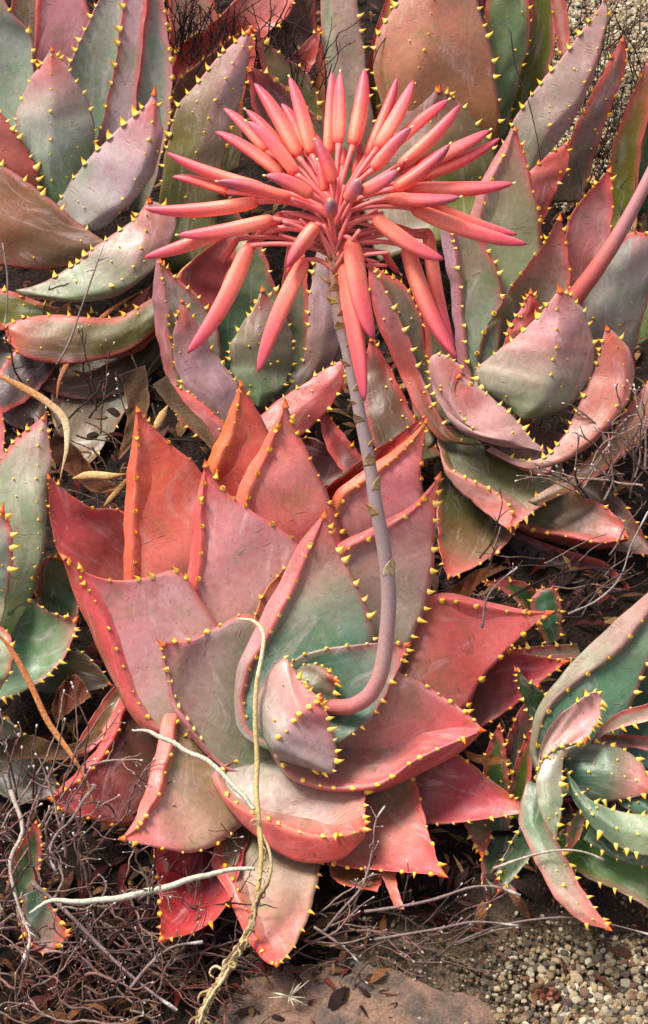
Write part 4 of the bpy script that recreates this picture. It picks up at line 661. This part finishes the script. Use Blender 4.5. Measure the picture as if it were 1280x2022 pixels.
# florets: base x,y, tip x,y, width, bow, depth base, depth tip, shade
FL = [(525,372,331,302,27,-10,290,270,0),(452,379,341,349,22,6,270,250,0),(575,394,431,358,27,8,320,330,1),(512,398,287,412,31,-12,300,290,0),(542,432,352,464,31,-10,310,300,0),(455,452,286,508,30,-4,285,262,0),
(492,482,370,697,37,-18,300,300,0),(559,347,426,260,27,8,280,262,0),(528,302,442,214,25,6,250,225,0),(565,308,486,217,26,5,262,240,0),(586,346,488,240,29,10,300,290,1),(590,312,503,165,32,7,284,262,0),
(603,300,556,205,26,8,262,246,0),(616,307,572,153,31,4,276,256,0),(616,387,525,347,29,8,342,365,1),(640,325,620,262,20,2,270,262,1),(659,362,624,278,29,4,330,350,1),(648,308,655,142,27,3,262,240,0),(669,286,672,143,27,0,282,262,0),
(697,289,720,137,33,4,280,256,0),(722,312,784,154,27,6,262,236,0),(744,295,816,160,30,6,282,258,0),(736,336,812,252,28,-4,322,330,1),(762,300,886,197,26,-4,262,240,0),(786,331,908,207,29,9,282,262,0),(778,374,888,285,31,8,320,322,1),
(820,330,967,257,30,6,270,250,0),(790,362,987,273,28,12,256,236,0),(712,380,785,336,29,6,350,372,1),(802,373,1013,362,33,9,290,270,0),(764,392,908,389,29,8,326,330,1),(812,410,1040,482,34,12,300,280,0),(850,402,1022,463,24,10,272,256,0),
(738,428,876,512,35,14,330,326,0),(802,482,903,708,37,18,290,286,0),(845,452,897,690,30,14,262,250,0),(694,472,738,670,43,12,316,316,0),(672,498,720,792,38,-6,292,296,0),(604,510,510,735,36,8,292,296,0),(626,442,568,527,33,4,330,326,0),
(686,396,710,352,29,2,350,372,2),(653,426,652,392,30,0,362,392,2),(678,330,680,292,18,0,250,236,3),(560,420,470,520,24,3,262,250,3),(600,400,540,345,20,3,262,250,3),(470,470,440,520,16,2,256,240,3),(620,352,600,280,20,2,262,250,3),(700,350,712,282,18,2,260,244,3),(640,380,628,318,20,2,300,300,3),(740,372,800,318,20,2,300,290,3),(600,372,556,316,20,2,290,280,3),(590,440,520,462,18,-3,280,270,3),(776,446,850,470,18,3,280,270,3),(612,470,566,540,16,2,280,280,3),(760,500,790,540,16,3,256,240,3)]
fcol = {0: [(246,106,94),(255,134,112),(255,146,126),(252,124,118),(246,108,116),(236,98,118),(204,84,114)],
        1: [(246,102,90),(254,122,104),(252,120,108),(244,108,112),(222,98,116),(190,98,118),(168,94,112)],
        2: [(246,110,92),(250,120,98),(240,112,108),(214,110,120),(180,106,126),(150,96,116),(176,150,110)],
        3: [(230,90,80),(236,104,90),(236,110,98),(224,100,98),(214,96,98),(206,90,98),(196,90,96)]}
XT = [0, .12, .3, .5, .7, .86, 1]
def floret(bx, by, tx, ty, w, bow, zb, zt, kind):
    n = 26; t = np.linspace(0, 1, n); dx, dy = tx - bx, ty - by; l = math.hypot(dx, dy) + 1e-6; px, py = -dy / l, dx / l
    L3 = math.hypot(l, zt - zb)
    P = np.stack([bx + dx*t + px*bow*3.6*t*(1-t)*(.6+.4*t), by + dy*t + py*bow*3.6*t*(1-t)*(.6+.4*t), FZ + zb + (zt-zb)*t], 1)
    R = np.interp(t, [0, .03, .08, .18, .35, .6, .78, .9, .965, 1], [.34, .70, .86, .96, 1, .93, .76, .52, .30, .10]) * w / 2 * M * .90
    P = VN(P); T = np.gradient(P, axis=0); T /= np.linalg.norm(T, axis=1)[:, None]
    ref = np.cross(T[0], TVn); ref /= np.linalg.norm(ref) + 1e-9; S = 24; v = []; c = []
    cc = np.array([C(x) for x in fcol[kind]]) * np.array((1.12, 1.05, 1.0))
    jit = random.uniform(.93, 1.05)
    for i in range(n):
        r = ref - T[i] * ref.dot(T[i]); r /= np.linalg.norm(r); ref = r; b = np.cross(T[i], r)
        base = np.array([np.interp(t[i], XT, cc[:, k]) for k in range(3)]) * jit
        for k in range(S):
            a = 2 * math.pi * k / S
            groove = math.cos(3 * a + bx) ; rr = R[i] * (1 + .06 * groove * min(1, t[i] * 4))
            v.append(P[i] + rr * (math.cos(a) * r + math.sin(a) * b)); g = .5 + .5 * groove
            c.append(base * (.84 + .20 * g) * np.array((1, .80 + .26 * g, .84 + .2 * g)))
    f = [(i*S+k, i*S+(k+1)%S, (i+1)*S+(k+1)%S, (i+1)*S+k) for i in range(n-1) for k in range(S)]
    f.append(tuple(range(S))[::-1]); f.append(tuple((n-1)*S+k for k in range(S)))
    mkobj('floret', v, f, M_FLOWER, stalk, P[0], cols=np.array(c))
    if kind == 1 or random.random() < .3:      # pale stigma tip
        m2 = MB(); m2.tube([P[-1] - T[-1]*.001, P[-1] + T[-1]*.001, P[-1] + T[-1]*.0022, P[-1]+T[-1]*.003], np.array([1.6, 2.2, 2.4, .8]) * M, 6, tuple(C((236,216,150)))); m2.build('stigma', M_FLOWER, stalk)
    # pedicel
    cy = min(max(by + 20 + random.uniform(-20, 30), 410), 540)
    if kind == 2: cy = by + 60
    q0 = np.array([662 + (bx - 662) * .06 + random.uniform(-4, 4), cy, FZ + 300]); q2 = np.array([bx + dx*.02, by + dy*.02, FZ + zb])
    d = np.array([dx / l, dy / l, 0]); q1 = (q0 + q2) / 2 + np.array([0, -14, 8]) - d * 8
    tt = np.linspace(0, 1, 9)[:, None]; Q = (1-tt)**2*q0 + 2*tt*(1-tt)*q1 + tt*tt*q2
    m3 = MB(); rr = np.interp(np.linspace(0, 1, 9), [0, .15, .85, 1], [6.0, 4.6, 4.6, 6.4]) * M
    m3.tube(VN(Q), rr, 8, np.array([C((206,112,100))] * 2 + [C((238,118,116))] * 7)); m3.build('pedicel', M_FLOWER, stalk)
for q in FL: floret(*q)
for k in range(38):
    a = random.uniform(-3.3, .4); ln = random.uniform(70, 110); y0 = random.uniform(430, 545)
    q0 = np.array([662 + random.uniform(-5, 5), y0, FZ + 296]); dv = np.array([math.cos(a) * 1.15, math.sin(a) * .8 - .1, random.uniform(-.3, .5)])
    q2 = q0 + dv * ln; q1 = (q0 + q2) / 2 + np.array([0, -8, 6]); tt = np.linspace(0, 1, 8)[:, None]; Q = (1-tt)**2*q0 + 2*tt*(1-tt)*q1 + tt*tt*q2
    m3 = MB(); m3.tube(VN(Q), np.linspace(4.4, 3.6, 8) * M, 8, np.array([C((206,112,100))] * 2 + [C((240,124,122))] * 6)); m3.build('pedicel', M_FLOWER, stalk)
# small bracts at the pedicel feet
for k in range(34):
    y = random.uniform(420, 560); a = random.uniform(0, 6.28); x = 661 + 9 * math.cos(a); z = FZ + 300 + 9 * math.sin(a)
    d = np.array([math.cos(a) * .9, -.6 + random.uniform(-.2, .2), math.sin(a) * .7]); ln = random.uniform(14, 26)
    p0 = np.array([x, y, z]); m2 = MB(); m2.tube(VN(np.array([p0, p0 + d*ln*.5, p0 + d*ln + np.array([0, -3, 0])])), np.array([3.4, 3, .5]) * M, 5, tuple(C(random.choice([(200,150,90),(190,120,90),(170,110,70),(214,170,100)]))), flat=.35); m2.build('bract', M_DRY, stalk)
# leaning stalk of the right rosette
pth = spline([(1120,640,60),(1132,596,75),(1175,535,95),(1215,475,110),(1262,390,130),(1330,250,150)], 40); pth[:, 2] += P4.zc
m2 = MB(); t4 = np.linspace(0, 1, 40); rr = np.interp(t4, [0, .25, .6, 1], [21, 19, 14, 12]) * M
cc = np.array([C(x) for x in [(186,84,78),(196,96,92),(190,124,126),(184,140,148)]]); col = np.stack([np.interp(t4, [0,.3,.5,1], cc[:, k]) for k in range(3)], 1)
m2.tube(VN(pth), rr, 16, col); m2.build('flower_stalk', M_STALK, P4.root)
for P in (P1, P2, P3, P4, P5, P6, P7, P8, P9, P10_, PA, PB, PC): P.finish()
# ------------------------------------------------------------------ dry twigs
TW = [(134,108,98),(112,88,80),(156,132,122),(96,72,66),(134,98,92)]
def twig_path(p, d, length, step, wob, grav=0.):
    pts = [np.array(p, float)]; d = np.array(d, float); d /= np.linalg.norm(d)
    for i in range(max(2, int(length / step))):
        d = d + rng.normal(0, wob, 3); d[1] += grav; d /= np.linalg.norm(d); pts.append(pts[-1] + d * step)
    return np.array(pts)
def twig(mb, pts, r0, r1, col, kids=0, tipc=None, klen=50, knob=True):
    n = len(pts) * 3; P = spline(pts, n)
    R = np.linspace(r0, r1, n) * M
    if knob: R = R * (1 + .22 * np.sin(np.arange(n) * 2.1 + random.uniform(0, 6)) * (rng.random(n) > .5))
    cc = np.array([C(col)] * n) * rng.uniform(.8, 1.15, (n, 1))
    if tipc is not None: cc[-2:] = C(tipc); R[-2:] *= 1.5
    mb.tube(VN(P), R, 5, cc)
    for k in range(kids):
        i = random.randint(int(n * .2), n - 2); d = P[min(i + 1, n - 1)] - P[i]; d /= np.linalg.norm(d) + 1e-9
        d = d + rng.normal(0, .7, 3) * (1, 1, .6); L_ = klen * random.uniform(.3, 1)
        q = twig_path(P[i], d, L_, 9, .22); q[:, 2] = np.maximum(q[:, 2], [gz(a[0], a[1]) + 3 for a in q])
        twig(mb, q, max(r0 * .55, .9), .8, col, 0, tipc if random.random() < .35 else None)
def zline(pts, lift):
    return np.array([(x, y, max(gz(x, y) + 4, l)) for (x, y), l in zip(pts, lift)])
def shrub(label, n, region, dirs, length, col, r=(2.2, 1.0), kids=3, lift=(10, 120), tipc=None, wob=.16, group='dry leafless shrublets between the aloes', klen=50, zf=None):
    x0, y0, x1, y1 = region; base = V((x0 + x1) / 2, (y0 + y1) / 2, gz((x0 + x1) / 2, (y0 + y1) / 2)); root = tag(empty('dry_shrub', base), label, 'shrub', group)
    for k in range(n):
        px = random.uniform(x0, x1); py = random.uniform(y0, y1); z = (zf(px, py) if zf else gz(px, py)) + random.uniform(*lift)
        d = np.array(random.choice(dirs), float) + rng.normal(0, .25, 3)
        p = twig_path((px, py, z), d, length * random.uniform(.5, 1.2), 12, wob); p[:, 2] = np.maximum(p[:, 2], [gz(a[0], a[1]) + 3 for a in p])
        mb = MB(); twig(mb, p, random.uniform(.8, 1.2) * r[0], r[1], random.choice(col), random.randint(0, kids), tipc, klen); mb.build('branch', M_DRY, root)
    return root
WH = (206, 196, 190)
s1 = shrub('tangle of grey brown leafless twigs filling the bottom left corner', 95, (-60, 1600, 330, 2060), [(1, -.4, .3), (.7, -1, .5), (-.3, -1, .5), (1, .5, .1), (-1, -.2, .2), (1, .9, 0)], 230, TW, (3.0, 1.3), 6, (10, 100), (190,176,168), .2, klen=80)
s1b = shrub('finer reddish brown roots and twigs lying between the grey ones at the bottom left', 70, (-40, 1780, 480, 2060), [(1, -.2, .1), (-1, .3, .1), (.5, 1, 0), (.8, -.8, .2)], 180, [(110,66,60),(96,60,50),(130,90,78)], (1.8, .9), 5, (4, 60), None, .22, klen=60)
s2 = shrub('upright grey twigs with white tips at the left edge in front of the green aloe', 26, (-30, 1540, 190, 1780), [(.1, -1, .35), (.3, -1, .3), (-.15, -1, .4)], 270, TW, (3.0, 1.4), 6, (70, 170), WH, .12, klen=60)
s3 = shrub('dark wiry twigs standing at the top centre behind the pink aloe leaf', 60, (345, 60, 470, 150), [(.2, -1, .5), (-.15, -1, .5), (.4, -1, .5)], 120, [(46,32,30),(60,42,38),(36,26,26)], (1.7, .9), 3, (20, 60), None, .10, klen=40, zf=lambda x, y: P8.zc - 20)
s3b = shrub('dark wiry twigs at the top between the pink leaf and the tall pale leaf', 34, (500, 60, 640, 200), [(.2, -1, .5), (-.3, -1, .5), (.5, -.6, .4)], 130, [(66,50,48),(90,72,68),(40,30,28)], (1.8, 1.0), 3, (20, 60), None, .14, klen=40, zf=lambda x, y: P8.zc - 60)
s4 = shrub('thicket of dark brown bare twigs over the gravel in the top right corner', 190, (1090, 60, 1310, 520), [(.45, -1, .4), (.25, -1, .4), (.7, -.8, .3), (-.2, -1, .4)], 190, [(62,44,36),(84,60,50),(50,36,30),(110,84,70)], (2.1, 1.0), 3, (40, 200), None, .08, klen=60)
s5 = shrub('grey dry twigs at the right edge beside the right rosette', 26, (1130, 900, 1290, 1010), [(-.3, -1, .4), (.3, -1, .4), (-.8, -.5, .3)], 190, TW, (2.8, 1.3), 4, (60, 150), WH, .14, klen=50, zf=lambda x, y: P4.zc + .42 * (y - P4.cy))
s6 = shrub('dry brown twigs on the ground left of centre under the old grey leaf', 34, (0, 700, 330, 960), [(.6, .8, .1), (.2, -1, .4), (-.5, -1, .3), (1, .2, .1)], 170, [(96,74,66),(110,84,72),(70,50,44)], (2.6, 1.2), 4, (20, 150), WH, .12, klen=50)
s7 = shrub('fine dry twigs lying in front of the big rosette at the bottom centre', 46, (560, 1790, 900, 1900), [(1, -.25, .15), (-1, .3, .1), (1, .3, .1), (.8, -.7, .3)], 170, TW, (2.4, 1.1), 4, (8, 50), WH, .12, klen=50)
s8 = shrub('dark roots and twigs in the shade below the left side of the big rosette', 60, (180, 1770, 480, 1930), [(1, .3, .1), (1, -.3, .2), (-1, .4, .1), (.3, 1, 0)], 190, [(84,62,58),(70,50,48),(100,78,74)], (3.0, 1.4), 4, (8, 60), None, .12, klen=60)
s9 = shrub('dark twigs lying in the gap under the right rosette', 30, (900, 1090, 1280, 1240), [(1, -.2, .1), (-1, .3, .1), (.5, -1, .3)], 160, [(110,88,80),(80,60,54),(140,116,108)], (2.2, 1.0), 3, (20, 110), None, .10, klen=50)
# single twigs one can point at
def one(name, label, cat, pts, r0, r1, col, group=None, kids=0, tipc=None, mat=M_DRY, sides=6, flat=1, knob=False, klen=40):
    mb = MB()
    if kids or knob: twig(mb, np.array(pts, float), r0, r1, col, kids, tipc, klen, knob)
    else:
        n = 14 * len(pts); P = spline(pts, n); c = np.array([C(x) for x in (col if isinstance(col[0], tuple) else (col,))]); tt = np.linspace(0, 1, n); P[:, :2] += np.stack([np.sin(tt * 23 + 1), np.cos(tt * 31)], 1) * 1.3 + rng.normal(0, .35, (n, 2))
        cc = np.stack([np.interp(tt, np.linspace(0, 1, len(c)), c[:, k]) for k in range(3)], 1) * rng.uniform(.8, 1.1, (n, 1))
        R = (np.interp(tt, np.linspace(0, 1, len(r0)), r0) if isinstance(r0, (list, tuple)) else np.linspace(r0, r1, n)) * M
        mb.tube(VN(P), R, sides, cc, flat=flat)
    return tag(mb.build(name, mat), label, cat, group)
z1 = P1.zc
def zp(x, y, h=0): return float(P1.z(y)) + h
one('bleached_twig', 'white bleached twig lying level across the lower left in front of the red leaves', 'twig', [(57,1802,zp(0,1802,50)),(100,1780,zp(0,1780,62)),(175,1780,zp(0,1780,68)),(260,1768,zp(0,1768,70)),(350,1745,zp(0,1745,72)),(430,1722,zp(0,1722,74)),(505,1714,zp(0,1714,70))], [2.5,5,6,6.5,6,5,3.5], 0, (206,200,182), 'bleached twigs in front of the big rosette')
one('bleached_twig', 'thin white twig slanting down from the left to the vine in front of the rosette', 'twig', [(260,1440,zp(0,1440,60)),(300,1447,zp(0,1447,64)),(360,1478,zp(0,1478,70)),(420,1510,zp(0,1510,80)),(465,1556,zp(0,1556,80)),(503,1598,zp(0,1598,76))], [2,5,5,5,5,4], 0, (204,198,178), 'bleached twigs in front of the big rosette')
vt = tag(empty('dried_vine', V(400, 2010, gz(400, 2010))), 'straw coloured dead vine hanging down over the rosette to the ground left of the rock', 'vine')
mb = MB(); P = spline([(470,1222,z1+60),(500,1226,z1+72),(520,1250,z1+84),(518,1290,z1+92),(507,1350,z1+96),(504,1420,z1+104),(508,1500,z1+104),(506,1560,z1+116),(512,1630,z1+140),(520,1700,z1+168)], 100)
mb.tube(VN(P), np.interp(np.linspace(0,1,100), [0,.1,.5,1], [2.2,4,5,6]) * M, 7, np.array([C((222,206,170))]*30 + [C((206,180,128))]*70)); mb.build('stem', M_DRY, vt)
VP = spline([(518,1640,z1+150),(535,1690,z1+170),(530,1740,z1+184),(508,1775,z1+196),(496,1830,z1+204),(462,1890,z1+222),(430,1940,z1+236),(405,1990,z1+250),(392,2040,z1+262)], 80)
for k in range(11):
    i0 = 0 if k < 2 else random.randint(0, 40); i1 = 80 if k < 7 else random.randint(i0 + 15, 80); Q = VP[i0:i1].copy(); m_ = len(Q)
    amp = np.interp(np.arange(i0, i1), [0, 30, 79], [1.5, 4, 9]); w_ = np.cumsum(rng.normal(0, .55, (m_, 3)), 0); w_ -= w_.mean(0); Q += w_ / (np.abs(w_).max() + 1e-6) * amp[:, None] * 1.5
    mb = MB(); mb.tube(VN(Q), np.interp(np.linspace(0, 1, m_), [0, .1, .9, 1], [1.2, 3, 3.2, 1]) * M * rng.uniform(.7, 1.3, m_), 6, np.array([C(random.choice([(186,160,120),(160,130,94),(206,182,140),(140,112,84)]))] * m_) * rng.uniform(.7, 1.1, (m_, 1))); mb.build('stem', M_DRY, vt)
mb = MB(); P = spline([(512,1620,z1+140),(516,1680,z1+166),(512,1740,z1+180),(500,1800,z1+200)], 40); mb.tube(VN(P), 5 * M, 6, tuple(C((196,166,112)))); mb.build('stem', M_DRY, vt)
for k in range(30):
    u = random.random() ** .6; y = 1460 + 560 * u; x = np.interp(y, [1460,1600,1700,1780,1830,1890,1940,1990,2040], [507,508,520,508,496,462,430,405,392]); z = np.interp(y, [1460,1700,1830,2040], [z1+106,z1+168,z1+204,z1+262])
    n_ = random.randint(9, 20); th = random.uniform(0, 6.28); dth = random.choice((-1, 1)) * random.uniform(.15, .75); p = np.array([x, y, z + 3]); Q = [p.copy()]
    for i in range(n_):
        th += dth + rng.normal(0, .25); p = p + np.array([math.cos(th), math.sin(th), rng.normal(0, .3)]) * random.uniform(1.6, 4.0); Q.append(p.copy())
    mb = MB(); mb.tube(VN(spline(Q, n_ * 3)), np.linspace(2.0, .9, n_ * 3) * M * (1.0 + .8 * (y > 1780)), 5, tuple(C(random.choice([(214,196,150),(186,160,116),(150,124,92)])))); mb.build('tendril', M_DRY, vt)
def blade(label, pts, wd, cols, twist=.05, group='dead grass blades caught among the aloes'):
    n = 40; P = VN(spline(pts, n)); T = np.gradient(P, axis=0); T /= np.linalg.norm(T, axis=1)[:, None]; v = []; f = []; c = []; ks = 5
    cs = np.array([C(x) for x in cols]); tt = np.linspace(0, 1, n)
    for i in range(n):
        s = np.cross(T[i], TVn); s /= np.linalg.norm(s); b = np.cross(s, T[i]); a = twist * 6 * math.sin(i * .12); e = s * math.cos(a) + b * math.sin(a); nn = np.cross(T[i], e)
        w = wd * M * .5 * min(1, 4 * tt[i] + .15) * min(1, 2.5 * (1 - tt[i]) + .05)
        for k in range(ks):
            u = k / (ks - 1) * 2 - 1; v.append(P[i] + e * w * u + nn * w * .35 * (u * u - .5)); c.append(np.array([np.interp(tt[i], np.linspace(0, 1, len(cs)), cs[:, q]) for q in range(3)]) * (.85 + .2 * abs(u)))
    for i in range(n - 1):
        for k in range(ks - 1): f.append((i*ks+k, i*ks+k+1, (i+1)*ks+k+1, (i+1)*ks+k))
    o = mkobj('dry_grass_blade', v, f, M_DRY, cols=np.array(c)); md = o.modifiers.new('s', 'SOLIDIFY'); md.thickness = .0007
    tag(o, label, 'dry blade', group)
blade('orange dead blade curving from under the upper left aloe down to the grey leaf', [(112,790,P2.zc+170),(118,750,P2.zc+170),(150,690,P2.zc+160),(210,620,P2.zc+140),(290,568,P2.zc+110)], 13, [(176,110,80),(186,116,78),(150,96,60)])
blade('straw blade bending down from the left edge past the tip of the green aloe', [(-20,735,z1-330),(40,762,z1-330),(95,795,z1-325),(128,830,z1-320),(132,880,z1-310),(122,930,z1-300),(118,950,z1-300)], 16, [(196,130,80),(206,150,100),(226,206,170),(180,140,96)])
blade('orange twisted blade slanting down in front of the left twigs to the red leaf', [(-20,1235,z1+40),(20,1280,z1+44),(60,1350,z1+50),(95,1425,z1+54),(140,1490,z1+60),(172,1545,z1+66),(186,1598,z1+70)], 12, [(176,104,66),(200,124,76),(206,140,90),(176,110,66)])
blade('pale pointed dry blade lying above the upper edge of the leftmost red leaf', [(143,945,z1-250),(180,938,z1-246),(215,940,z1-244),(252,936,z1-244)], 17, [(206,160,104),(222,186,134),(190,140,84)], .02)
blade('tan straw leaning behind the coral leaf near its upper left edge', [(205,1000,z1-260),(240,960,z1-256),(262,935,z1-250)], 12, [(176,136,84),(196,156,100)], .02)
blade('short tan straw sticking up right of the tall coral leaf tip', [(305,850,z1-280),(318,825,z1-276),(332,800,z1-270)], 17, [(206,166,110),(214,170,110)], .01)
blade('bundle of yellow brown straw under the left florets', [(340,560,P8.zc+150),(370,530,P8.zc+150),(410,500,P8.zc+150),(450,470,P8.zc+140)], 16, [(170,120,70),(206,160,100),(170,110,60)], .02)
blade('dark brown straw below the bundle under the left florets', [(335,572,P8.zc+140),(370,545,P8.zc+140),(412,515,P8.zc+140),(455,488,P8.zc+130)], 12, [(110,66,40),(150,104,60),(120,76,44)], .02)
tws = [('twig with white bud tip standing before the right red leaf of the big rosette', [(940,1300,z1+40),(935,1340,z1+40),(952,1240,z1+44),(962,1180,z1+46),(985,1150,z1+46),(1022,1120,z1+40)][2:], 2.6, 3),
 ('pale arching twig across the dark gap under the right rosette', [(990,1190,z1-100),(1040,1160,z1-90),(1100,1135,z1-80),(1180,1122,z1-80),(1256,1135,z1-80)], 3, 1),
 ('pale thin twig running from the gap up to the right edge', [(1122,1212,z1-90),(1180,1185,z1-90),(1225,1140,z1-88),(1245,1080,z1-80),(1280,1010,z1-80)], 2.6, 1),
 ('grey twig with short side shoots pointing right over the gravel', [(720,1800,z1+150),(790,1790,z1+160),(860,1775,z1+170),(930,1752,z1+170),(975,1750,z1+170),(1028,1768,z1+170)], 4, 5),
 ('grey twig lying under the side shooted twig at the bottom', [(740,1855,z1+150),(800,1845,z1+160),(860,1835,z1+165),(940,1820,z1+170),(1024,1828,z1+165)], 3.4, 2),
 ('pale twig crossing the lower pink leaf of the right plant', [(975,1715,z1+160),(1030,1695,z1+180),(1080,1682,z1+190),(1120,1678,z1+195),(1160,1684,z1+190),(1192,1698,z1+185)], 3.2, 0),
 ('thin twig curving over the right gravel toward the edge', [(900,1862,z1+150),(980,1830,z1+160),(1060,1815,z1+170),(1140,1812,z1+180),(1210,1826,z1+180),(1300,1850,z1+180)], 2.6, 1),
 ('grey forked twig rising in front of the bottom right red leaf', [(640,1840,z1+150),(672,1800,z1+160),(715,1750,z1+160),(735,1680,z1+150),(742,1620,z1+140),(760,1592,z1+120)], 2.8, 6),
 ('small twig with white tip below the right side of the big rosette', [(620,1830,z1+150),(650,1850,z1+150),(690,1880,z1+150),(708,1900,z1+150)], 3.2, 3),
 ('long grey twig slanting from the lower left corner towards the dead vine', [(60,1740,z1+200),(120,1790,z1+205),(180,1850,z1+210),(240,1910,z1+220),(300,1960,z1+230),(350,1995,z1+240)], 5, 5),
 ('grey twig crossing the long one in the bottom left corner', [(250,1960,z1+235),(300,1900,z1+225),(340,1870,z1+215),(400,1860,z1+200)], 4, 2),
 ('lichen pale twig with knobs near the tip of the lower left red leaf', [(20,1560,z1+120),(45,1640,z1+140),(20,1700,z1+160),(40,1800,z1+190),(60,1850,z1+200),(45,1900,z1+220)], 5, 5),
 ('grey crooked twig under the leftmost lower red leaf', [(190,1550,z1+110),(165,1580,z1+120),(140,1620,z1+130),(110,1650,z1+140),(98,1690,z1+150),(110,1720,z1+150)], 4, 4),
 ('slim grey twig standing over the lower left olive leaf of the upper left aloe', [(112,720,P2.zc+190),(135,680,P2.zc+190),(160,610,P2.zc+190),(185,540,P2.zc+190),(205,480,P2.zc+190)], 3, 4),
 ('long thin grey twig along the left edge below the brown leaf', [(5,480,P2.zc+170),(14,540,P2.zc+170),(14,600,P2.zc+170),(8,650,P2.zc+170)], 2.6, 1),
 ('fine dark twig hanging over the long mauve leaf at upper right', [(1008,60,P9.zc+110),(1018,130,P9.zc+110),(1042,195,P9.zc+110),(1058,260,P9.zc+110),(1072,340,P9.zc+100)], 1.8, 0),
 ('fine dark forked twig above the middle florets', [(655,150,P5.zc+90),(668,110,P5.zc+90),(665,70,P5.zc+90),(690,55,P5.zc+90),(722,30,P5.zc+90),(745,5,P5.zc+90)], 1.6, 2),
 ('short dark twig leaning over the left edge of the broad mottled leaf', [(735,130,P5.zc+110),(748,95,P5.zc+110),(765,70,P5.zc+110),(782,42,P5.zc+110)], 1.8, 1)]
for lb, pts, r, kd_ in tws:
    dark = 'dark' in lb
    one('dry_twig', lb, 'twig', pts, r, r * .55, (60,46,44) if dark else ((186,170,160) if 'pale' in lb else (140,118,114)), 'single dry twigs', kids=kd_, tipc=None if dark else WH, knob=True, klen=32)
# dried seed head on the rock
sh = tag(empty('dried_seed_head', V(572, 1968, gz(572, 1968) + 34)), 'pale starry dried seed head lying on the flat rock', 'seed head')
for k in range(15):
    a = random.uniform(0, 6.28); ln = random.uniform(22, 58); c0 = (572, 1968, gz(572, 1968) + 44)
    P = spline([c0, (c0[0] + math.cos(a)*ln*.5, c0[1] + math.sin(a)*ln*.4, c0[2] + 10), (c0[0] + math.cos(a)*ln, c0[1] + math.sin(a)*ln*.8, c0[2] + random.uniform(-4, 8))], 12)
    mb = MB(); mb.tube(VN(P), np.linspace(1.8, .6, 12) * M, 5, tuple(C((214,204,176)))); mb.build('filament', M_DRY, sh)
# withered little rosette in the gravel
wr = tag(empty('withered_rosette', V(1075, 1960, gz(1075, 1960))), 'small withered brown rosette sunk in the gravel near the bottom right', 'dead plant')
for k in range(13):
    a = k * 2.4; ln = 12 + 1.9 * k; hgt = 26 - 1.4 * k; c0 = np.array([1078, 1962, gz(1078, 1962) + 8 + hgt * .4]); d = np.array([math.cos(a), math.sin(a) * .8, 0]); e = np.array([-math.sin(a), math.cos(a) * .8, 0]); v = []; 
    for i in range(5):
        u = i / 4; w = ln * .42 * math.sin(min(1, u + .18) * 2.6)
        for q in (-1, 0, 1): v.append(VN(c0 + d * ln * u + e * w * q + np.array([0, 0, hgt * (u ** 1.5) * .6 - 3 * (q == 0) * 1])))
    f = [(i*3+q, i*3+q+1, (i+1)*3+q+1, (i+1)*3+q) for i in range(4) for q in range(2)]
    o = mkobj('leaf', v, f, M_DRY, wr, cols=np.array([C(random.choice([(120,66,56),(150,96,76),(104,80,60)]))] * 15)); o.modifiers.new('s', 'SOLIDIFY').thickness = .001
# dead curled leaves lying in the gaps
def dead_leaf(label, A, B, h, c): 
    global P1
    class Q: pass
for lb, A, B, hb, ht, c in (
 ('curled brown dead leaf in the dark gap right of the big rosette', [(880,1160),(905,1150),(940,1125),(1000,1118)], [(890,1215),(920,1190),(950,1150),(1000,1122)], -150, -140, ((90,50,34),(150,90,60),(120,70,44))),
 ('twisted dead leaf scrap between the big rosette and the right plant', [(915,1480),(950,1490),(985,1490),(1008,1500)], [(925,1500),(960,1512),(990,1508),(1008,1504)], -60, -50, ((110,66,40),(150,96,60),(140,90,50))),
 ('dark brown dead leaf in the gap left of the big rosette', [(100,1400),(120,1350),(150,1330),(180,1372)], [(110,1430),(150,1400),(180,1376)], -120, -110, ((70,34,26),(104,54,40),(110,60,40))),
 ('brown shrivelled dead leaf left of the tall coral leaf above the straw', [(235,740),(250,800),(246,850),(232,905)], [(290,720),(296,800),(276,860),(236,908)], -320, -310, ((60,42,32),(96,70,50),(80,56,38))),
 ('broad tan dead leaf under the fold of the middle rosette beside the short straw', [(300,760),(330,800),(380,850),(430,900)], [(330,740),(370,800),(410,840),(434,896)], -310, -300, ((76,60,48),(106,86,66),(90,68,50))),
 ('dark red brown dead leaf in the hollow above the leftmost red leaf', [(110,850),(150,880),(190,930),(236,960)], [(90,900),(140,940),(190,975),(232,966)], -300, -300, ((60,34,26),(96,56,38),(84,48,34))),
 ('long papery dead leaf in the shade below the green aloe at the left edge', [(0,1460),(60,1450),(130,1470),(200,1440)], [(0,1500),(70,1500),(140,1498),(204,1446)], -120, -110, ((60,42,30),(92,66,44),(80,56,40)))):
    tmp = P1.sp; P1.sp = []
    o = leaf(P1, A, B, (hb, ht), c, tA=None, tB=None, tip=False, name='dead_leaf', wav=2.5, rim=(120,80,56), rw=8)
    wl_ = wloc(o); o.parent = None; o.location = wl_; P1.sp = tmp; o.data.materials.clear(); o.data.materials.append(M_DRY)
    tag(o, lb, 'dead leaf', 'dead leaves fallen between the plants')
